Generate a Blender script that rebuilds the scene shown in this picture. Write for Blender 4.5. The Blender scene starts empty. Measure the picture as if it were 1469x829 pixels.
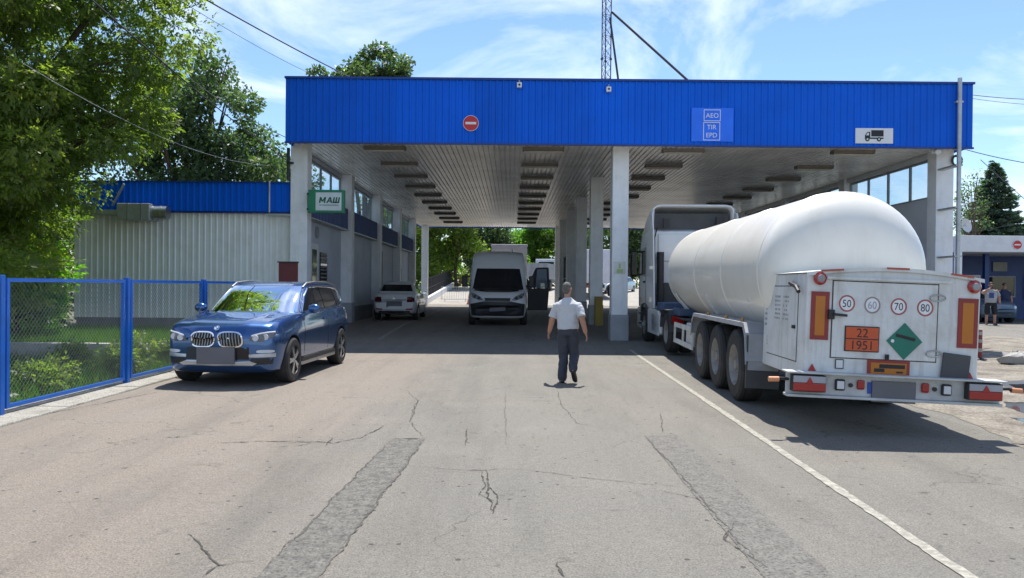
import bpy, bmesh, math, random
import numpy as np
from mathutils import Vector, Matrix
from mathutils.bvhtree import BVHTree
random.seed(7)
RNG = np.random.default_rng(11)
R = math.radians
scene = bpy.context.scene
COL = scene.collection

# ---------------------------------------------------------------- camera
EYE = 1.67
cam_d = bpy.data.cameras.new('camera')
cam_d.sensor_width = 36.0
cam_d.lens = 26.0
cam_d.clip_start = 0.1
cam_d.clip_end = 3000
cam = bpy.data.objects.new('camera', cam_d)
COL.objects.link(cam)
cam.matrix_world = (Matrix.Translation((0, 0, EYE)) @ Matrix.Rotation(R(0.0), 4, 'Z')
                    @ Matrix.Rotation(R(90 - 0.24), 4, 'X') @ Matrix.Rotation(R(0.5), 4, 'Z'))
scene.camera = cam
scene.render.resolution_x, scene.render.resolution_y = 1024, 578

# ---------------------------------------------------------------- sky, sun, exposure
SUN_EL, SUN_AZ = 67.0, 12.0
world = bpy.data.worlds.new('World')
scene.world = world
world.use_nodes = True
wn, wl = world.node_tree.nodes, world.node_tree.links
bg = wn['Background']
sky = wn.new('ShaderNodeTexSky')
sky.sky_type = 'NISHITA'
sky.sun_disc = False
sky.sun_elevation = R(SUN_EL)
sky.sun_rotation = R(SUN_AZ)
sky.air_density = 1.0
sky.dust_density = 0.15
sky.ozone_density = 5.0
tc = wn.new('ShaderNodeTexCoord')
sep = wn.new('ShaderNodeSeparateXYZ')
wl.new(tc.outputs['Generated'], sep.inputs[0])
def wmath(op, a, b=None):
    n = wn.new('ShaderNodeMath'); n.operation = op
    for k, q in enumerate((a, b)):
        if q is None: continue
        if isinstance(q, (int, float)): n.inputs[k].default_value = q
        else: wl.new(q, n.inputs[k])
    return n.outputs[0]
zz = wmath('ADD', wmath('MAXIMUM', sep.outputs[2], 0.0), 0.16)
cxy = wn.new('ShaderNodeCombineXYZ')
wl.new(wmath('DIVIDE', sep.outputs[0], zz), cxy.inputs[0])
wl.new(wmath('DIVIDE', sep.outputs[1], zz), cxy.inputs[1])
cxy.inputs[2].default_value = 1.1
cn = wn.new('ShaderNodeTexNoise')
cn.inputs['Scale'].default_value = 1.15
cn.inputs['Detail'].default_value = 9.0
cn.inputs['Roughness'].default_value = 0.6
cn.inputs['Distortion'].default_value = 0.5
wl.new(cxy.outputs[0], cn.inputs['Vector'])
cr = wn.new('ShaderNodeValToRGB')
cr.color_ramp.elements[0].position = 0.46
cr.color_ramp.elements[0].color = (0, 0, 0, 1)
cr.color_ramp.elements[1].position = 0.7
cr.color_ramp.elements[1].color = (0.8, 0.8, 0.8, 1)
wl.new(cn.outputs['Fac'], cr.inputs[0])
cmix = wn.new('ShaderNodeMix'); cmix.data_type = 'RGBA'
cmix.inputs[7].default_value = (8.0, 8.3, 8.8, 1)
wl.new(cr.outputs[0], cmix.inputs[0])
wl.new(sky.outputs[0], cmix.inputs[6])
wl.new(cmix.outputs[2], bg.inputs['Color'])
bg.inputs['Strength'].default_value = 0.108

sun_dir = Vector((math.sin(R(SUN_AZ)) * math.cos(R(SUN_EL)), math.cos(R(SUN_AZ)) * math.cos(R(SUN_EL)), math.sin(R(SUN_EL))))
sd = bpy.data.lights.new('sun', 'SUN')
sd.energy = 4.2
sd.angle = R(0.5)
sd.color = (1.0, 0.96, 0.89)
sun = bpy.data.objects.new('sun', sd)
COL.objects.link(sun)
sun.rotation_euler = (-sun_dir).to_track_quat('-Z', 'Y').to_euler()

vs = scene.view_settings
scene.display_settings.display_device = 'sRGB'
vs.view_transform = 'Standard'
vs.look = 'None'
vs.exposure = 0.82
vs.gamma = 1.0
vs.use_curve_mapping = False

# ---------------------------------------------------------------- helpers
FPX = 1061.0
def gz(y):
    t = min(1.0, max(0.0, (y - 18.0) / 10.0))
    return 0.22 * t * t * (3 - 2 * t) + 0.05 * min(28.0, max(0.0, y - 53.0))
def hor(px): return 410.0 + (px - 735.0) * 0.0087
def W(px, py, d):
    """a point of the place at distance d that the photo shows at pixel (px, py)"""
    return Vector(((px - 735.0) / FPX * d, d, EYE + (hor(px) - py) * d / FPX))
def G(px, py):
    """the ground point the photo shows at pixel (px, py)"""
    d = EYE * FPX / (py - hor(px))
    for _ in range(6):
        d = (EYE - gz(d)) * FPX / (py - hor(px))
    return Vector(((px - 735.0) / FPX * d, d, gz(d)))

MATS = {}
def ncol(nt, scale, detail=4, rough=0.55, coord='Object', dist=0.0, vec=None):
    n = nt.nodes.new('ShaderNodeTexNoise')
    n.inputs['Scale'].default_value = scale
    n.inputs['Detail'].default_value = detail
    n.inputs['Roughness'].default_value = rough
    n.inputs['Distortion'].default_value = dist
    if vec is None:
        t = nt.nodes.new('ShaderNodeTexCoord'); vec = t.outputs[coord]
    nt.links.new(vec, n.inputs['Vector'])
    return n.outputs['Fac']
def ramp(nt, fac, stops):
    r = nt.nodes.new('ShaderNodeValToRGB')
    e = r.color_ramp.elements
    while len(e) < len(stops): e.new(0.5)
    for k, (p, c) in enumerate(stops):
        e[k].position = p
        e[k].color = (c, c, c, 1) if isinstance(c, (int, float)) else (*c, 1)
    nt.links.new(fac, r.inputs[0])
    return r.outputs[0]
def mixc(nt, fac, a, b, mode='MIX'):
    m = nt.nodes.new('ShaderNodeMix'); m.data_type = 'RGBA'; m.blend_type = mode
    for s, q in ((0, fac), (6, a), (7, b)):
        if isinstance(q, (int, float)): m.inputs[s].default_value = q
        elif isinstance(q, tuple): m.inputs[s].default_value = (*q[:3], 1)
        else: nt.links.new(q, m.inputs[s])
    return m.outputs[2]
def pm(name, col, rough=0.5, metal=0.0, var=0.12, vs=3.0, bump=0.0, bs=40.0, dirt=None, damt=0.4, ds=2.0, coat=0.0, spec=0.5, emit=None, coord='Object'):
    """a procedural painted / plain surface: colour with uneven tone, optional grime patches, fine relief"""
    if name in MATS: return MATS[name]
    m = bpy.data.materials.new(name); m.use_nodes = True
    nt = m.node_tree; p = nt.nodes['Principled BSDF']
    c = tuple(col)
    lo = tuple(max(0, x * (1 - var)) for x in c); hi = tuple(min(1, x * (1 + var)) for x in c)
    cc = ramp(nt, ncol(nt, vs, 5, coord=coord), [(0.3, lo), (0.7, hi)])
    if dirt:
        f = ramp(nt, ncol(nt, ds, 8, 0.68, coord=coord), [(0.48, 0.0), (0.75, damt)])
        cc = mixc(nt, f, cc, tuple(dirt))
    nt.links.new(cc, p.inputs['Base Color'])
    p.inputs['Roughness'].default_value = rough
    p.inputs['Metallic'].default_value = metal
    p.inputs['Specular IOR Level'].default_value = spec
    p.inputs['Coat Weight'].default_value = coat
    p.inputs['Coat Roughness'].default_value = 0.04
    if bump > 0:
        b = nt.nodes.new('ShaderNodeBump')
        b.inputs['Strength'].default_value = bump
        b.inputs['Distance'].default_value = 0.01
        nt.links.new(ncol(nt, bs, 6, coord=coord), b.inputs['Height'])
        nt.links.new(b.outputs[0], p.inputs['Normal'])
    if emit:
        p.inputs['Emission Color'].default_value = (*emit[0], 1)
        p.inputs['Emission Strength'].default_value = emit[1]
    MATS[name] = m
    return m
def glass(name, tint=(0.8, 0.9, 0.95), clear=0.7, rough=0.02, mir=1.0):
    """a thin pane: part see-through, part mirror"""
    if name in MATS: return MATS[name]
    m = bpy.data.materials.new(name); m.use_nodes = True
    nt = m.node_tree
    for n in list(nt.nodes): nt.nodes.remove(n)
    out = nt.nodes.new('ShaderNodeOutputMaterial')
    t = nt.nodes.new('ShaderNodeBsdfTransparent'); t.inputs[0].default_value = (*tint, 1)
    g = nt.nodes.new('ShaderNodeBsdfGlossy'); g.inputs['Roughness'].default_value = rough
    g.inputs[0].default_value = (0.9, 0.95, 1, 1)
    fr = nt.nodes.new('ShaderNodeFresnel'); fr.inputs[0].default_value = 1.5
    a = nt.nodes.new('ShaderNodeMath'); a.operation = 'MULTIPLY_ADD'
    a.inputs[1].default_value = mir; a.inputs[2].default_value = max(0.0, 1 - clear - 0.05); a.use_clamp = True
    nt.links.new(fr.outputs[0], a.inputs[0])
    x = nt.nodes.new('ShaderNodeMixShader')
    nt.links.new(a.outputs[0], x.inputs[0]); nt.links.new(t.outputs[0], x.inputs[1]); nt.links.new(g.outputs[0], x.inputs[2])
    nt.links.new(x.outputs[0], out.inputs[0])
    MATS[name] = m
    return m
def leafmat(name, stops, trans=0.45, hue=(0.55, 1.0, 0.25)):
    if name in MATS: return MATS[name]
    m = bpy.data.materials.new(name); m.use_nodes = True
    nt = m.node_tree
    for n in list(nt.nodes): nt.nodes.remove(n)
    out = nt.nodes.new('ShaderNodeOutputMaterial')
    at = nt.nodes.new('ShaderNodeAttribute'); at.attribute_name = 'rnd'
    c = ramp(nt, at.outputs['Fac'], stops)
    p = nt.nodes.new('ShaderNodeBsdfPrincipled')
    p.inputs['Roughness'].default_value = 0.45
    p.inputs['Specular IOR Level'].default_value = 0.35
    nt.links.new(c, p.inputs['Base Color'])
    t = nt.nodes.new('ShaderNodeBsdfTranslucent')
    tcol = mixc(nt, 1.0, c, tuple(hue), 'MULTIPLY')
    g = nt.nodes.new('ShaderNodeMix'); g.data_type = 'RGBA'; g.blend_type = 'MULTIPLY'
    g.inputs[0].default_value = 1.0; g.inputs[7].default_value = (2.6, 2.6, 2.6, 1)
    nt.links.new(tcol, g.inputs[6])
    nt.links.new(g.outputs[2], t.inputs[0])
    x = nt.nodes.new('ShaderNodeMixShader'); x.inputs[0].default_value = trans
    nt.links.new(p.outputs[0], x.inputs[1]); nt.links.new(t.outputs[0], x.inputs[2])
    nt.links.new(x.outputs[0], out.inputs[0])
    MATS[name] = m
    return m

class MB:
    """collects shapes; build() links them as one mesh object"""
    def __init__(s): s.v = []; s.f = []; s.m = []; s.cm = 0; s.T = None
    def mat(s, k): s.cm = k; return s
    def add(s, vs, fs):
        o = len(s.v)
        if s.T is not None: vs = [s.T @ Vector(p) for p in vs]
        s.v += [tuple(p) for p in vs]
        s.f += [tuple(i + o for i in f) for f in fs]
        s.m += [s.cm] * len(fs)
        return s
    def box(s, x0, x1, y0, y1, z0, z1):
        return s.add([(x0, y0, z0), (x1, y0, z0), (x1, y1, z0), (x0, y1, z0), (x0, y0, z1), (x1, y0, z1), (x1, y1, z1), (x0, y1, z1)],
                     [(0, 3, 2, 1), (4, 5, 6, 7), (0, 1, 5, 4), (1, 2, 6, 5), (2, 3, 7, 6), (3, 0, 4, 7)])
    def obox(s, c, size, rot=None):
        M = Matrix.Translation(c) @ (rot.to_4x4() if rot is not None else Matrix.Identity(4))
        a, b, d = (q / 2 for q in size)
        return s.add([M @ Vector(p) for p in [(-a, -b, -d), (a, -b, -d), (a, b, -d), (-a, b, -d), (-a, -b, d), (a, -b, d), (a, b, d), (-a, b, d)]],
                     [(0, 3, 2, 1), (4, 5, 6, 7), (0, 1, 5, 4), (1, 2, 6, 5), (2, 3, 7, 6), (3, 0, 4, 7)])
    def bar(s, p0, p1, w, h=None, up=(0, 0, 1)):
        p0, p1 = Vector(p0), Vector(p1); d = p1 - p0; L = d.length
        y = d / L; x = y.cross(Vector(up))
        if x.length < 1e-4: x = Vector((1, 0, 0))
        x.normalize(); z = x.cross(y)
        return s.obox((p0 + p1) / 2, (w, L, h or w), Matrix((x, y, z)).transposed())
    def prism(s, poly, ax, a, b):
        n = len(poly)
        def P(q, t):
            u, w = q
            return (t, u, w) if ax == 'x' else (u, t, w) if ax == 'y' else (u, w, t)
        vs = [P(q, a) for q in poly] + [P(q, b) for q in poly]
        fs = [tuple(range(n - 1, -1, -1)), tuple(range(n, 2 * n))] + [(i, (i + 1) % n, n + (i + 1) % n, n + i) for i in range(n)]
        return s.add(vs, fs)
    def tube(s, pts, r, n=8, caps=True):
        pts = [Vector(p) for p in pts]; m = len(pts)
        rs = [float(q) for q in r] if isinstance(r, (list, tuple)) else [float(r)] * m
        secs = []
        ref = None
        for i, p in enumerate(pts):
            t = (pts[min(i + 1, m - 1)] - pts[max(i - 1, 0)]).normalized()
            if ref is None:
                ref = Vector((0, 0, 1)) if abs(t.z) < 0.9 else Vector((1, 0, 0))
            x = t.cross(ref)
            if x.length < 1e-5: x = t.orthogonal()
            x.normalize(); y = x.cross(t).normalized(); ref = y
            secs.append([p + rs[i] * (math.cos(2 * math.pi * k / n) * x + math.sin(2 * math.pi * k / n) * y) for k in range(n)])
        return s.loft(secs, True, caps, caps)
    def cyl(s, p0, p1, r0, r1=None, n=16, caps=True):
        return s.tube([p0, p1], [r0, r0 if r1 is None else r1], n, caps)
    def lathe(s, prof, o, ax, n=24):
        o = Vector(o); ax = Vector(ax).normalized(); x = ax.orthogonal().normalized(); y = ax.cross(x)
        secs = [[o + ax * t + r * (math.cos(2 * math.pi * k / n) * x + math.sin(2 * math.pi * k / n) * y) for k in range(n)] for t, r in prof]
        return s.loft(secs, True, False, False)
    def loft(s, secs, closed=True, cap0=True, cap1=True):
        n = len(secs[0]); vs = [p for q in secs for p in q]; fs = []
        for i in range(len(secs) - 1):
            for k in range(n if closed else n - 1):
                k2 = (k + 1) % n
                fs.append((i * n + k, i * n + k2, (i + 1) * n + k2, (i + 1) * n + k))
        if closed and cap0: fs.append(tuple(range(n - 1, -1, -1)))
        if closed and cap1: fs.append(tuple(range((len(secs) - 1) * n, len(secs) * n)))
        return s.add(vs, fs)
    def ball(s, c, r, n=10, m=7):
        c = Vector(c); rr = r if isinstance(r, (tuple, list)) else (r, r, r)
        secs = []
        for i in range(m + 1):
            a = math.pi * i / m
            k = max(math.sin(a), 0.02)
            secs.append([c + Vector((rr[0] * k * math.cos(2 * math.pi * j / n), rr[1] * k * math.sin(2 * math.pi * j / n), -rr[2] * math.cos(a))) for j in range(n)])
        return s.loft(secs)
    def disc(s, c, nrm, r, n=24):
        c = Vector(c); nrm = Vector(nrm).normalized(); x = nrm.orthogonal().normalized(); y = nrm.cross(x)
        return s.add([c + r * (math.cos(2 * math.pi * k / n) * x + math.sin(2 * math.pi * k / n) * y) for k in range(n)], [tuple(range(n))])
    def mesh(s, name, mats, recalc=True, smooth=None):
        me = bpy.data.meshes.new(name)
        me.from_pydata(s.v, [], s.f)
        for m in (mats if isinstance(mats, (list, tuple)) else [mats]): me.materials.append(m)
        if any(s.m): me.polygons.foreach_set('material_index', s.m)
        if recalc:
            b = bmesh.new(); b.from_mesh(me)
            bmesh.ops.remove_doubles(b, verts=b.verts, dist=1e-5)
            bmesh.ops.recalc_face_normals(b, faces=b.faces)
            b.to_mesh(me); b.free()
        if smooth is not None:
            me.polygons.foreach_set('use_smooth', [True] * len(me.polygons))
            me.set_sharp_from_angle(angle=R(smooth))
        me.update()
        return me
    def build(s, name, mats, parent=None, smooth=None, bevel=0.0, recalc=True, kind=None, seg=2):
        o = bpy.data.objects.new(name, s.mesh(name, mats, recalc, smooth))
        COL.objects.link(o)
        if parent is not None: o.parent = parent
        if bevel > 0:
            m = o.modifiers.new('bevel', 'BEVEL'); m.width = bevel; m.segments = seg; m.limit_method = 'ANGLE'; m.angle_limit = R(35)
            m.harden_normals = False
        if kind: o['kind'] = kind
        return o
def tag(o, label=None, cat=None, group=None, kind=None):
    if label: o['label'] = label
    if cat: o['category'] = cat
    if group: o['group'] = group
    if kind: o['kind'] = kind
    return o
def thing(name, label, cat, loc=(0, 0, 0), rz=0.0, group=None):
    o = bpy.data.objects.new(name, None); COL.objects.link(o)
    o.empty_display_size = 0.2
    o.location = loc; o.rotation_euler = (0, 0, rz)
    return tag(o, label, cat, group)
def share(o, name, parent, loc=(0, 0, 0), rot=(0, 0, 0)):
    c = bpy.data.objects.new(name, o.data); COL.objects.link(c)
    c.parent = parent; c.location = loc; c.rotation_euler = rot
    for m in o.modifiers:
        k = c.modifiers.new(m.name, m.type)
        if m.type == 'BEVEL': k.width = m.width; k.segments = m.segments; k.limit_method = m.limit_method; k.angle_limit = m.angle_limit
    return c
def copy_tree(o, parent=None):
    c = o.copy(); COL.objects.link(c); c.parent = parent
    for ch in list(o.children): copy_tree(ch, c)
    return c
def bake(o):
    """freeze an object's modifiers into its mesh"""
    bpy.context.view_layer.update()
    dg = bpy.context.evaluated_depsgraph_get()
    me = bpy.data.meshes.new_from_object(o.evaluated_get(dg))
    o.modifiers.clear(); o.data = me
    return o
def drop(o): bpy.data.objects.remove(o, do_unlink=True)
_TXT = {}
def text_geo(txt):
    if txt in _TXT: return _TXT[txt]
    c = bpy.data.curves.new('t', 'FONT'); c.body = txt; c.align_x = 'CENTER'; c.align_y = 'CENTER'; c.size = 1.0
    o = bpy.data.objects.new('t', c); COL.objects.link(o)
    bpy.context.view_layer.update()
    me = bpy.data.meshes.new_from_object(o.evaluated_get(bpy.context.evaluated_depsgraph_get()))
    vs = [tuple(v.co) for v in me.vertices]; fs = [tuple(p.vertices) for p in me.polygons]
    drop(o)
    _TXT[txt] = (vs, fs)
    return vs, fs
def text(mb, txt, c, h, sx=1.0, face='-y', shear=0.0):
    """flat lettering facing -y (or -x), h = capital height"""
    vs, fs = text_geo(txt)
    k = h / 0.7
    ys = [v[1] for v in vs]; mid = (min(ys) + max(ys)) / 2
    xs = [v[0] for v in vs]; mx = (min(xs) + max(xs)) / 2
    out = []
    for v in vs:
        u = (v[0] - mx) * k * sx + (v[1] - mid) * k * shear; w = (v[1] - mid) * k
        out.append((c[0] + u, c[1], c[2] + w) if face == '-y' else (c[0], c[1] - u, c[2] + w))
    mb.add(out, fs)
def corr(mb, p0, u, n, L, z0, z1, pitch, depth, off=0.0):
    """a sheet of ribbed metal standing on p0, running L along u, ribs proud along n"""
    p0, u, n = Vector(p0), Vector(u), Vector(n)
    prof = []; t = 0.0
    while t < L - 1e-6:
        for a, b in ((0, 0), (0.56, 0), (0.68, 1), (0.9, 1)):
            q = t + a * pitch
            if q < L: prof.append((q, b * depth))
        t += pitch
    prof.append((L, 0))
    a = [p0 + u * q + n * d + Vector((0, 0, z0)) for q, d in prof]
    b = [p0 + u * q + n * d + Vector((0, 0, z1)) for q, d in prof]
    mb.loft([a, b], closed=False)
ORD = ['first', 'second', 'third', 'fourth', 'fifth', 'sixth', 'seventh', 'eighth', 'ninth', 'tenth', 'eleventh', 'twelfth']

# ---------------------------------------------------------------- plain materials
M_white = pm('white_paint', (0.72, 0.73, 0.74), 0.5, var=0.05, dirt=(0.35, 0.33, 0.3), damt=0.35)
M_colpaint = pm('column_paint', (0.82, 0.84, 0.87), 0.55, var=0.04, dirt=(0.5, 0.48, 0.45), damt=0.35, bump=0.1)
M_colbase = pm('column_base_paint', (0.33, 0.35, 0.38), 0.6, var=0.1, dirt=(0.2, 0.19, 0.18), bump=0.15)
def blue_sheet():
    m = bpy.data.materials.new('blue_sheet'); m.use_nodes = True
    nt = m.node_tree; p = nt.nodes['Principled BSDF']
    g = nt.nodes.new('ShaderNodeNewGeometry'); pos = g.outputs['Position']
    c = ramp(nt, ncol(nt, 0.9, 5, vec=pos), [(0.3, (0.0, 0.115, 0.66)), (0.7, (0.0, 0.135, 0.76))])
    # each sheet (six ribs wide) has faded a little differently
    s = nt.nodes.new('ShaderNodeVectorMath'); s.operation = 'MULTIPLY'; s.inputs[1].default_value = (1 / 1.14, 1 / 1.14, 0); nt.links.new(pos, s.inputs[0])
    f = nt.nodes.new('ShaderNodeVectorMath'); f.operation = 'FLOOR'; nt.links.new(s.outputs[0], f.inputs[0])
    w = nt.nodes.new('ShaderNodeTexWhiteNoise'); nt.links.new(f.outputs[0], w.inputs['Vector'])
    c = mixc(nt, 1.0, c, ramp(nt, w.outputs['Value'], [(0, 0.9), (1, 1.08)]), 'MULTIPLY')
    # rain streaks
    mp = nt.nodes.new('ShaderNodeMapping'); mp.inputs['Scale'].default_value = (7, 7, 0.35); nt.links.new(pos, mp.inputs[0])
    st = ramp(nt, ncol(nt, 1.0, 6, 0.7, vec=mp.outputs[0]), [(0.5, 0.0), (0.8, 0.3)])
    c = mixc(nt, st, c, (0.02, 0.09, 0.36))
    nt.links.new(c, p.inputs['Base Color']); p.inputs['Roughness'].default_value = 0.5; p.inputs['Specular IOR Level'].default_value = 0.2
    return m
M_blue = blue_sheet()
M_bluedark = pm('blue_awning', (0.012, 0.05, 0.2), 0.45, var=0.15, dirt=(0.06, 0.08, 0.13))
M_bluefence = pm('blue_fence_paint', (0.005, 0.12, 0.5), 0.4, var=0.12, dirt=(0.02, 0.1, 0.4))
M_wsheet = pm('white_sheet', (0.85, 0.87, 0.88), 0.45, var=0.03, dirt=(0.55, 0.53, 0.47), damt=0.4, ds=1.2)
M_ceil = pm('ceiling_slat', (0.84, 0.81, 0.75), 0.3, metal=0.12, var=0.12, vs=0.9, dirt=(0.3, 0.25, 0.2), damt=0.6, ds=0.5)
M_dark = pm('dark_plastic', (0.018, 0.018, 0.02), 0.5)
M_rubber = pm('rubber', (0.022, 0.022, 0.023), 0.75, var=0.25, vs=8, dirt=(0.1, 0.09, 0.08), damt=0.35, ds=6)
M_steel = pm('steel', (0.42, 0.43, 0.44), 0.35, metal=0.9, var=0.1)
M_galv = pm('galvanised', (0.46, 0.48, 0.5), 0.45, metal=0.6, var=0.15, dirt=(0.25, 0.23, 0.2))
M_chrome = pm('chrome', (0.8, 0.8, 0.82), 0.12, metal=1.0, var=0.03)
M_conc = pm('concrete', (0.34, 0.33, 0.31), 0.85, var=0.15, dirt=(0.16, 0.15, 0.13), bump=0.4, bs=30)
M_plinth = pm('plinth_concrete', (0.2, 0.2, 0.21), 0.85, var=0.15, dirt=(0.1, 0.1, 0.1), bump=0.3)
M_red = pm('sign_red', (0.55, 0.02, 0.025), 0.4, var=0.06)
M_signwhite = pm('sign_white', (0.75, 0.76, 0.78), 0.4, var=0.04)
M_orange = pm('orange_plate', (0.55, 0.085, 0.02), 0.45, var=0.08, dirt=(0.4, 0.08, 0.03))
M_black = pm('print_black', (0.012, 0.012, 0.014), 0.5, var=0.05)
M_winblack = pm('window_dark', (0.012, 0.014, 0.018), 0.06, var=0.1, spec=0.6)
M_wall = pm('side_wall_paint', (0.56, 0.6, 0.68), 0.7, var=0.08, vs=0.8, dirt=(0.33, 0.33, 0.35), ds=0.7, bump=0.1)
M_grey = pm('grey_paint', (0.3, 0.31, 0.33), 0.5, var=0.1, dirt=(0.18, 0.17, 0.16))
M_amber = pm('amber_lens', (0.46, 0.15, 0.012), 0.25, var=0.05)
M_redlens = pm('red_lens', (0.34, 0.012, 0.012), 0.18, var=0.08, coat=0.5)
M_clear = pm('clear_lens', (0.6, 0.62, 0.65), 0.12, var=0.1, coat=0.6)
M_plate = pm('plate_grey', (0.13, 0.13, 0.145), 0.55, var=0.06)
M_bark = pm('bark', (0.09, 0.065, 0.045), 0.9, var=0.35, vs=6, bump=0.8, bs=14)
G_pane = glass('pane_glass', (.86, .93, .96), clear=0.9, mir=.3)
G_car = glass('car_glass', (0.32, 0.38, 0.4), clear=0.72)
# ================================================================ SETTING: ground
def asphalt_mat():
    m = bpy.data.materials.new('asphalt'); m.use_nodes = True
    nt = m.node_tree; p = nt.nodes['Principled BSDF']
    g = nt.nodes.new('ShaderNodeNewGeometry'); pos = g.outputs['Position']
    big = ncol(nt, 0.22, 6, 0.6, vec=pos, dist=0.6)
    c = ramp(nt, big, [(0.32, (0.196, 0.178, 0.152)), (0.5, (0.192, 0.18, 0.157)), (0.68, (0.182, 0.175, 0.158))])
    # the left side is warmer, dustier asphalt
    sx = nt.nodes.new('ShaderNodeSeparateXYZ'); nt.links.new(pos, sx.inputs[0])
    wob = nt.nodes.new('ShaderNodeMath'); wob.operation = 'MULTIPLY_ADD'; wob.inputs[1].default_value = 2.2; 
    nt.links.new(ncol(nt, 0.5, 4, vec=pos), wob.inputs[0]); nt.links.new(sx.outputs[0], wob.inputs[2])
    side = nt.nodes.new('ShaderNodeMapRange'); side.inputs[1].default_value = -1.4; side.inputs[2].default_value = 0.2; side.inputs[3].default_value = 0.75; side.inputs[4].default_value = 0.0
    nt.links.new(wob.outputs[0], side.inputs[0])
    c = mixc(nt, side.outputs[0], c, (0.24, 0.202, 0.168))
    # worn streaks and stains
    mp = nt.nodes.new('ShaderNodeMapping'); mp.inputs['Scale'].default_value = (1.0, 0.22, 1.0); nt.links.new(pos, mp.inputs[0])
    st = ramp(nt, ncol(nt, 1.1, 7, 0.65, vec=mp.outputs[0], dist=0.3), [(0.5, 0.0), (0.78, 0.5)])
    c = mixc(nt, st, c, (0.085, 0.082, 0.075))
    mp2 = nt.nodes.new('ShaderNodeMapping'); mp2.inputs['Scale'].default_value = (1.3, 0.05, 1.0); mp2.inputs['Rotation'].default_value = (0, 0, 0.035); nt.links.new(pos, mp2.inputs[0])
    tk_ = ramp(nt, ncol(nt, 1.0, 5, 0.6, vec=mp2.outputs[0]), [(0.5, 0.0), (0.72, 0.35)])
    c = mixc(nt, tk_, c, (0.1, 0.096, 0.088))
    oil = ramp(nt, ncol(nt, 2.6, 6, 0.6, vec=pos, dist=1.2), [(0.62, 0.0), (0.75, 0.6)])
    c = mixc(nt, oil, c, (0.07, 0.066, 0.06))
    # pale dusty blotches
    dl = ramp(nt, ncol(nt, 0.9, 6, 0.6, vec=pos), [(0.52, 0.0), (0.75, 0.45)])
    c = mixc(nt, dl, c, (0.245, 0.228, 0.2))
    # aggregate
    fine = ncol(nt, 70, 4, 0.8, vec=pos)
    c = mixc(nt, 0.75, c, ramp(nt, fine, [(0.36, 0.35), (0.47, 0.95), (0.64, 1.5)]), 'MULTIPLY')
    gr = ramp(nt, ncol(nt, 38, 3, 0.75, vec=pos), [(0.33, 1.0), (0.4, 0.0)])
    grm = mixc(nt, 1.0, gr, ramp(nt, ncol(nt, 0.8, 4, vec=pos), [(0.35, 0.25), (0.65, 0.95)]), 'MULTIPLY')
    c = mixc(nt, grm, c, (0.075, 0.07, 0.062))
    mid = ncol(nt, 17, 4, 0.7, vec=pos)
    c = mixc(nt, 0.6, c, ramp(nt, mid, [(0.3, 0.72), (0.55, 1.0), (0.75, 1.15)]), 'MULTIPLY')
    # dark pits where stones broke out
    v = nt.nodes.new('ShaderNodeTexVoronoi'); v.inputs['Scale'].default_value = 7.0; nt.links.new(pos, v.inputs['Vector'])
    pit = nt.nodes.new('ShaderNodeMath'); pit.operation = 'LESS_THAN'; pit.inputs[1].default_value = 0.12
    nt.links.new(v.outputs['Distance'], pit.inputs[0])
    sel = nt.nodes.new('ShaderNodeSeparateColor'); nt.links.new(v.outputs['Color'], sel.inputs[0])
    s2 = nt.nodes.new('ShaderNodeMath'); s2.operation = 'GREATER_THAN'; s2.inputs[1].default_value = 0.6; nt.links.new(sel.outputs[0], s2.inputs[0])
    s3 = nt.nodes.new('ShaderNodeMath'); s3.operation = 'MULTIPLY'; nt.links.new(pit.outputs[0], s3.inputs[0]); nt.links.new(s2.outputs[0], s3.inputs[1])
    c = mixc(nt, s3.outputs[0], c, (0.07, 0.065, 0.06))
    # hairline cracks
    wv = nt.nodes.new('ShaderNodeTexNoise'); wv.inputs['Scale'].default_value = 1.4; wv.inputs['Detail'].default_value = 6; nt.links.new(pos, wv.inputs['Vector'])
    wm = nt.nodes.new('ShaderNodeVectorMath'); wm.operation = 'MULTIPLY_ADD'; wm.inputs[1].default_value = (1.1, 1.1, 1.1)
    nt.links.new(wv.outputs['Color'], wm.inputs[0]); nt.links.new(pos, wm.inputs[2])
    cv = nt.nodes.new('ShaderNodeTexVoronoi'); cv.feature = 'DISTANCE_TO_EDGE'; cv.inputs['Scale'].default_value = 0.42; nt.links.new(wm.outputs[0], cv.inputs['Vector'])
    ck = ramp(nt, cv.outputs['Distance'], [(0.0, 1.0), (0.006, 0.0)])
    ckm = mixc(nt, 1.0, ck, ramp(nt, ncol(nt, 0.35, 3, vec=pos), [(0.5, 0.0), (0.6, 0.7)]), 'MULTIPLY')
    c = mixc(nt, ckm, c, (0.07, 0.06, 0.055))
    nt.links.new(c, p.inputs['Base Color'])
    p.inputs['Roughness'].default_value = 0.85
    p.inputs['Specular IOR Level'].default_value = 0.3
    b = nt.nodes.new('ShaderNodeBump'); b.inputs['Strength'].default_value = 0.7; b.inputs['Distance'].default_value = 0.014
    nt.links.new(fine, b.inputs['Height'])
    b2 = nt.nodes.new('ShaderNodeBump'); b2.inputs['Strength'].default_value = 0.35; b2.inputs['Distance'].default_value = 0.03
    nt.links.new(mid, b2.inputs['Height']); nt.links.new(b.outputs[0], b2.inputs['Normal'])
    nt.links.new(b2.outputs[0], p.inputs['Normal'])
    return m
M_asph = asphalt_mat()
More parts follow.
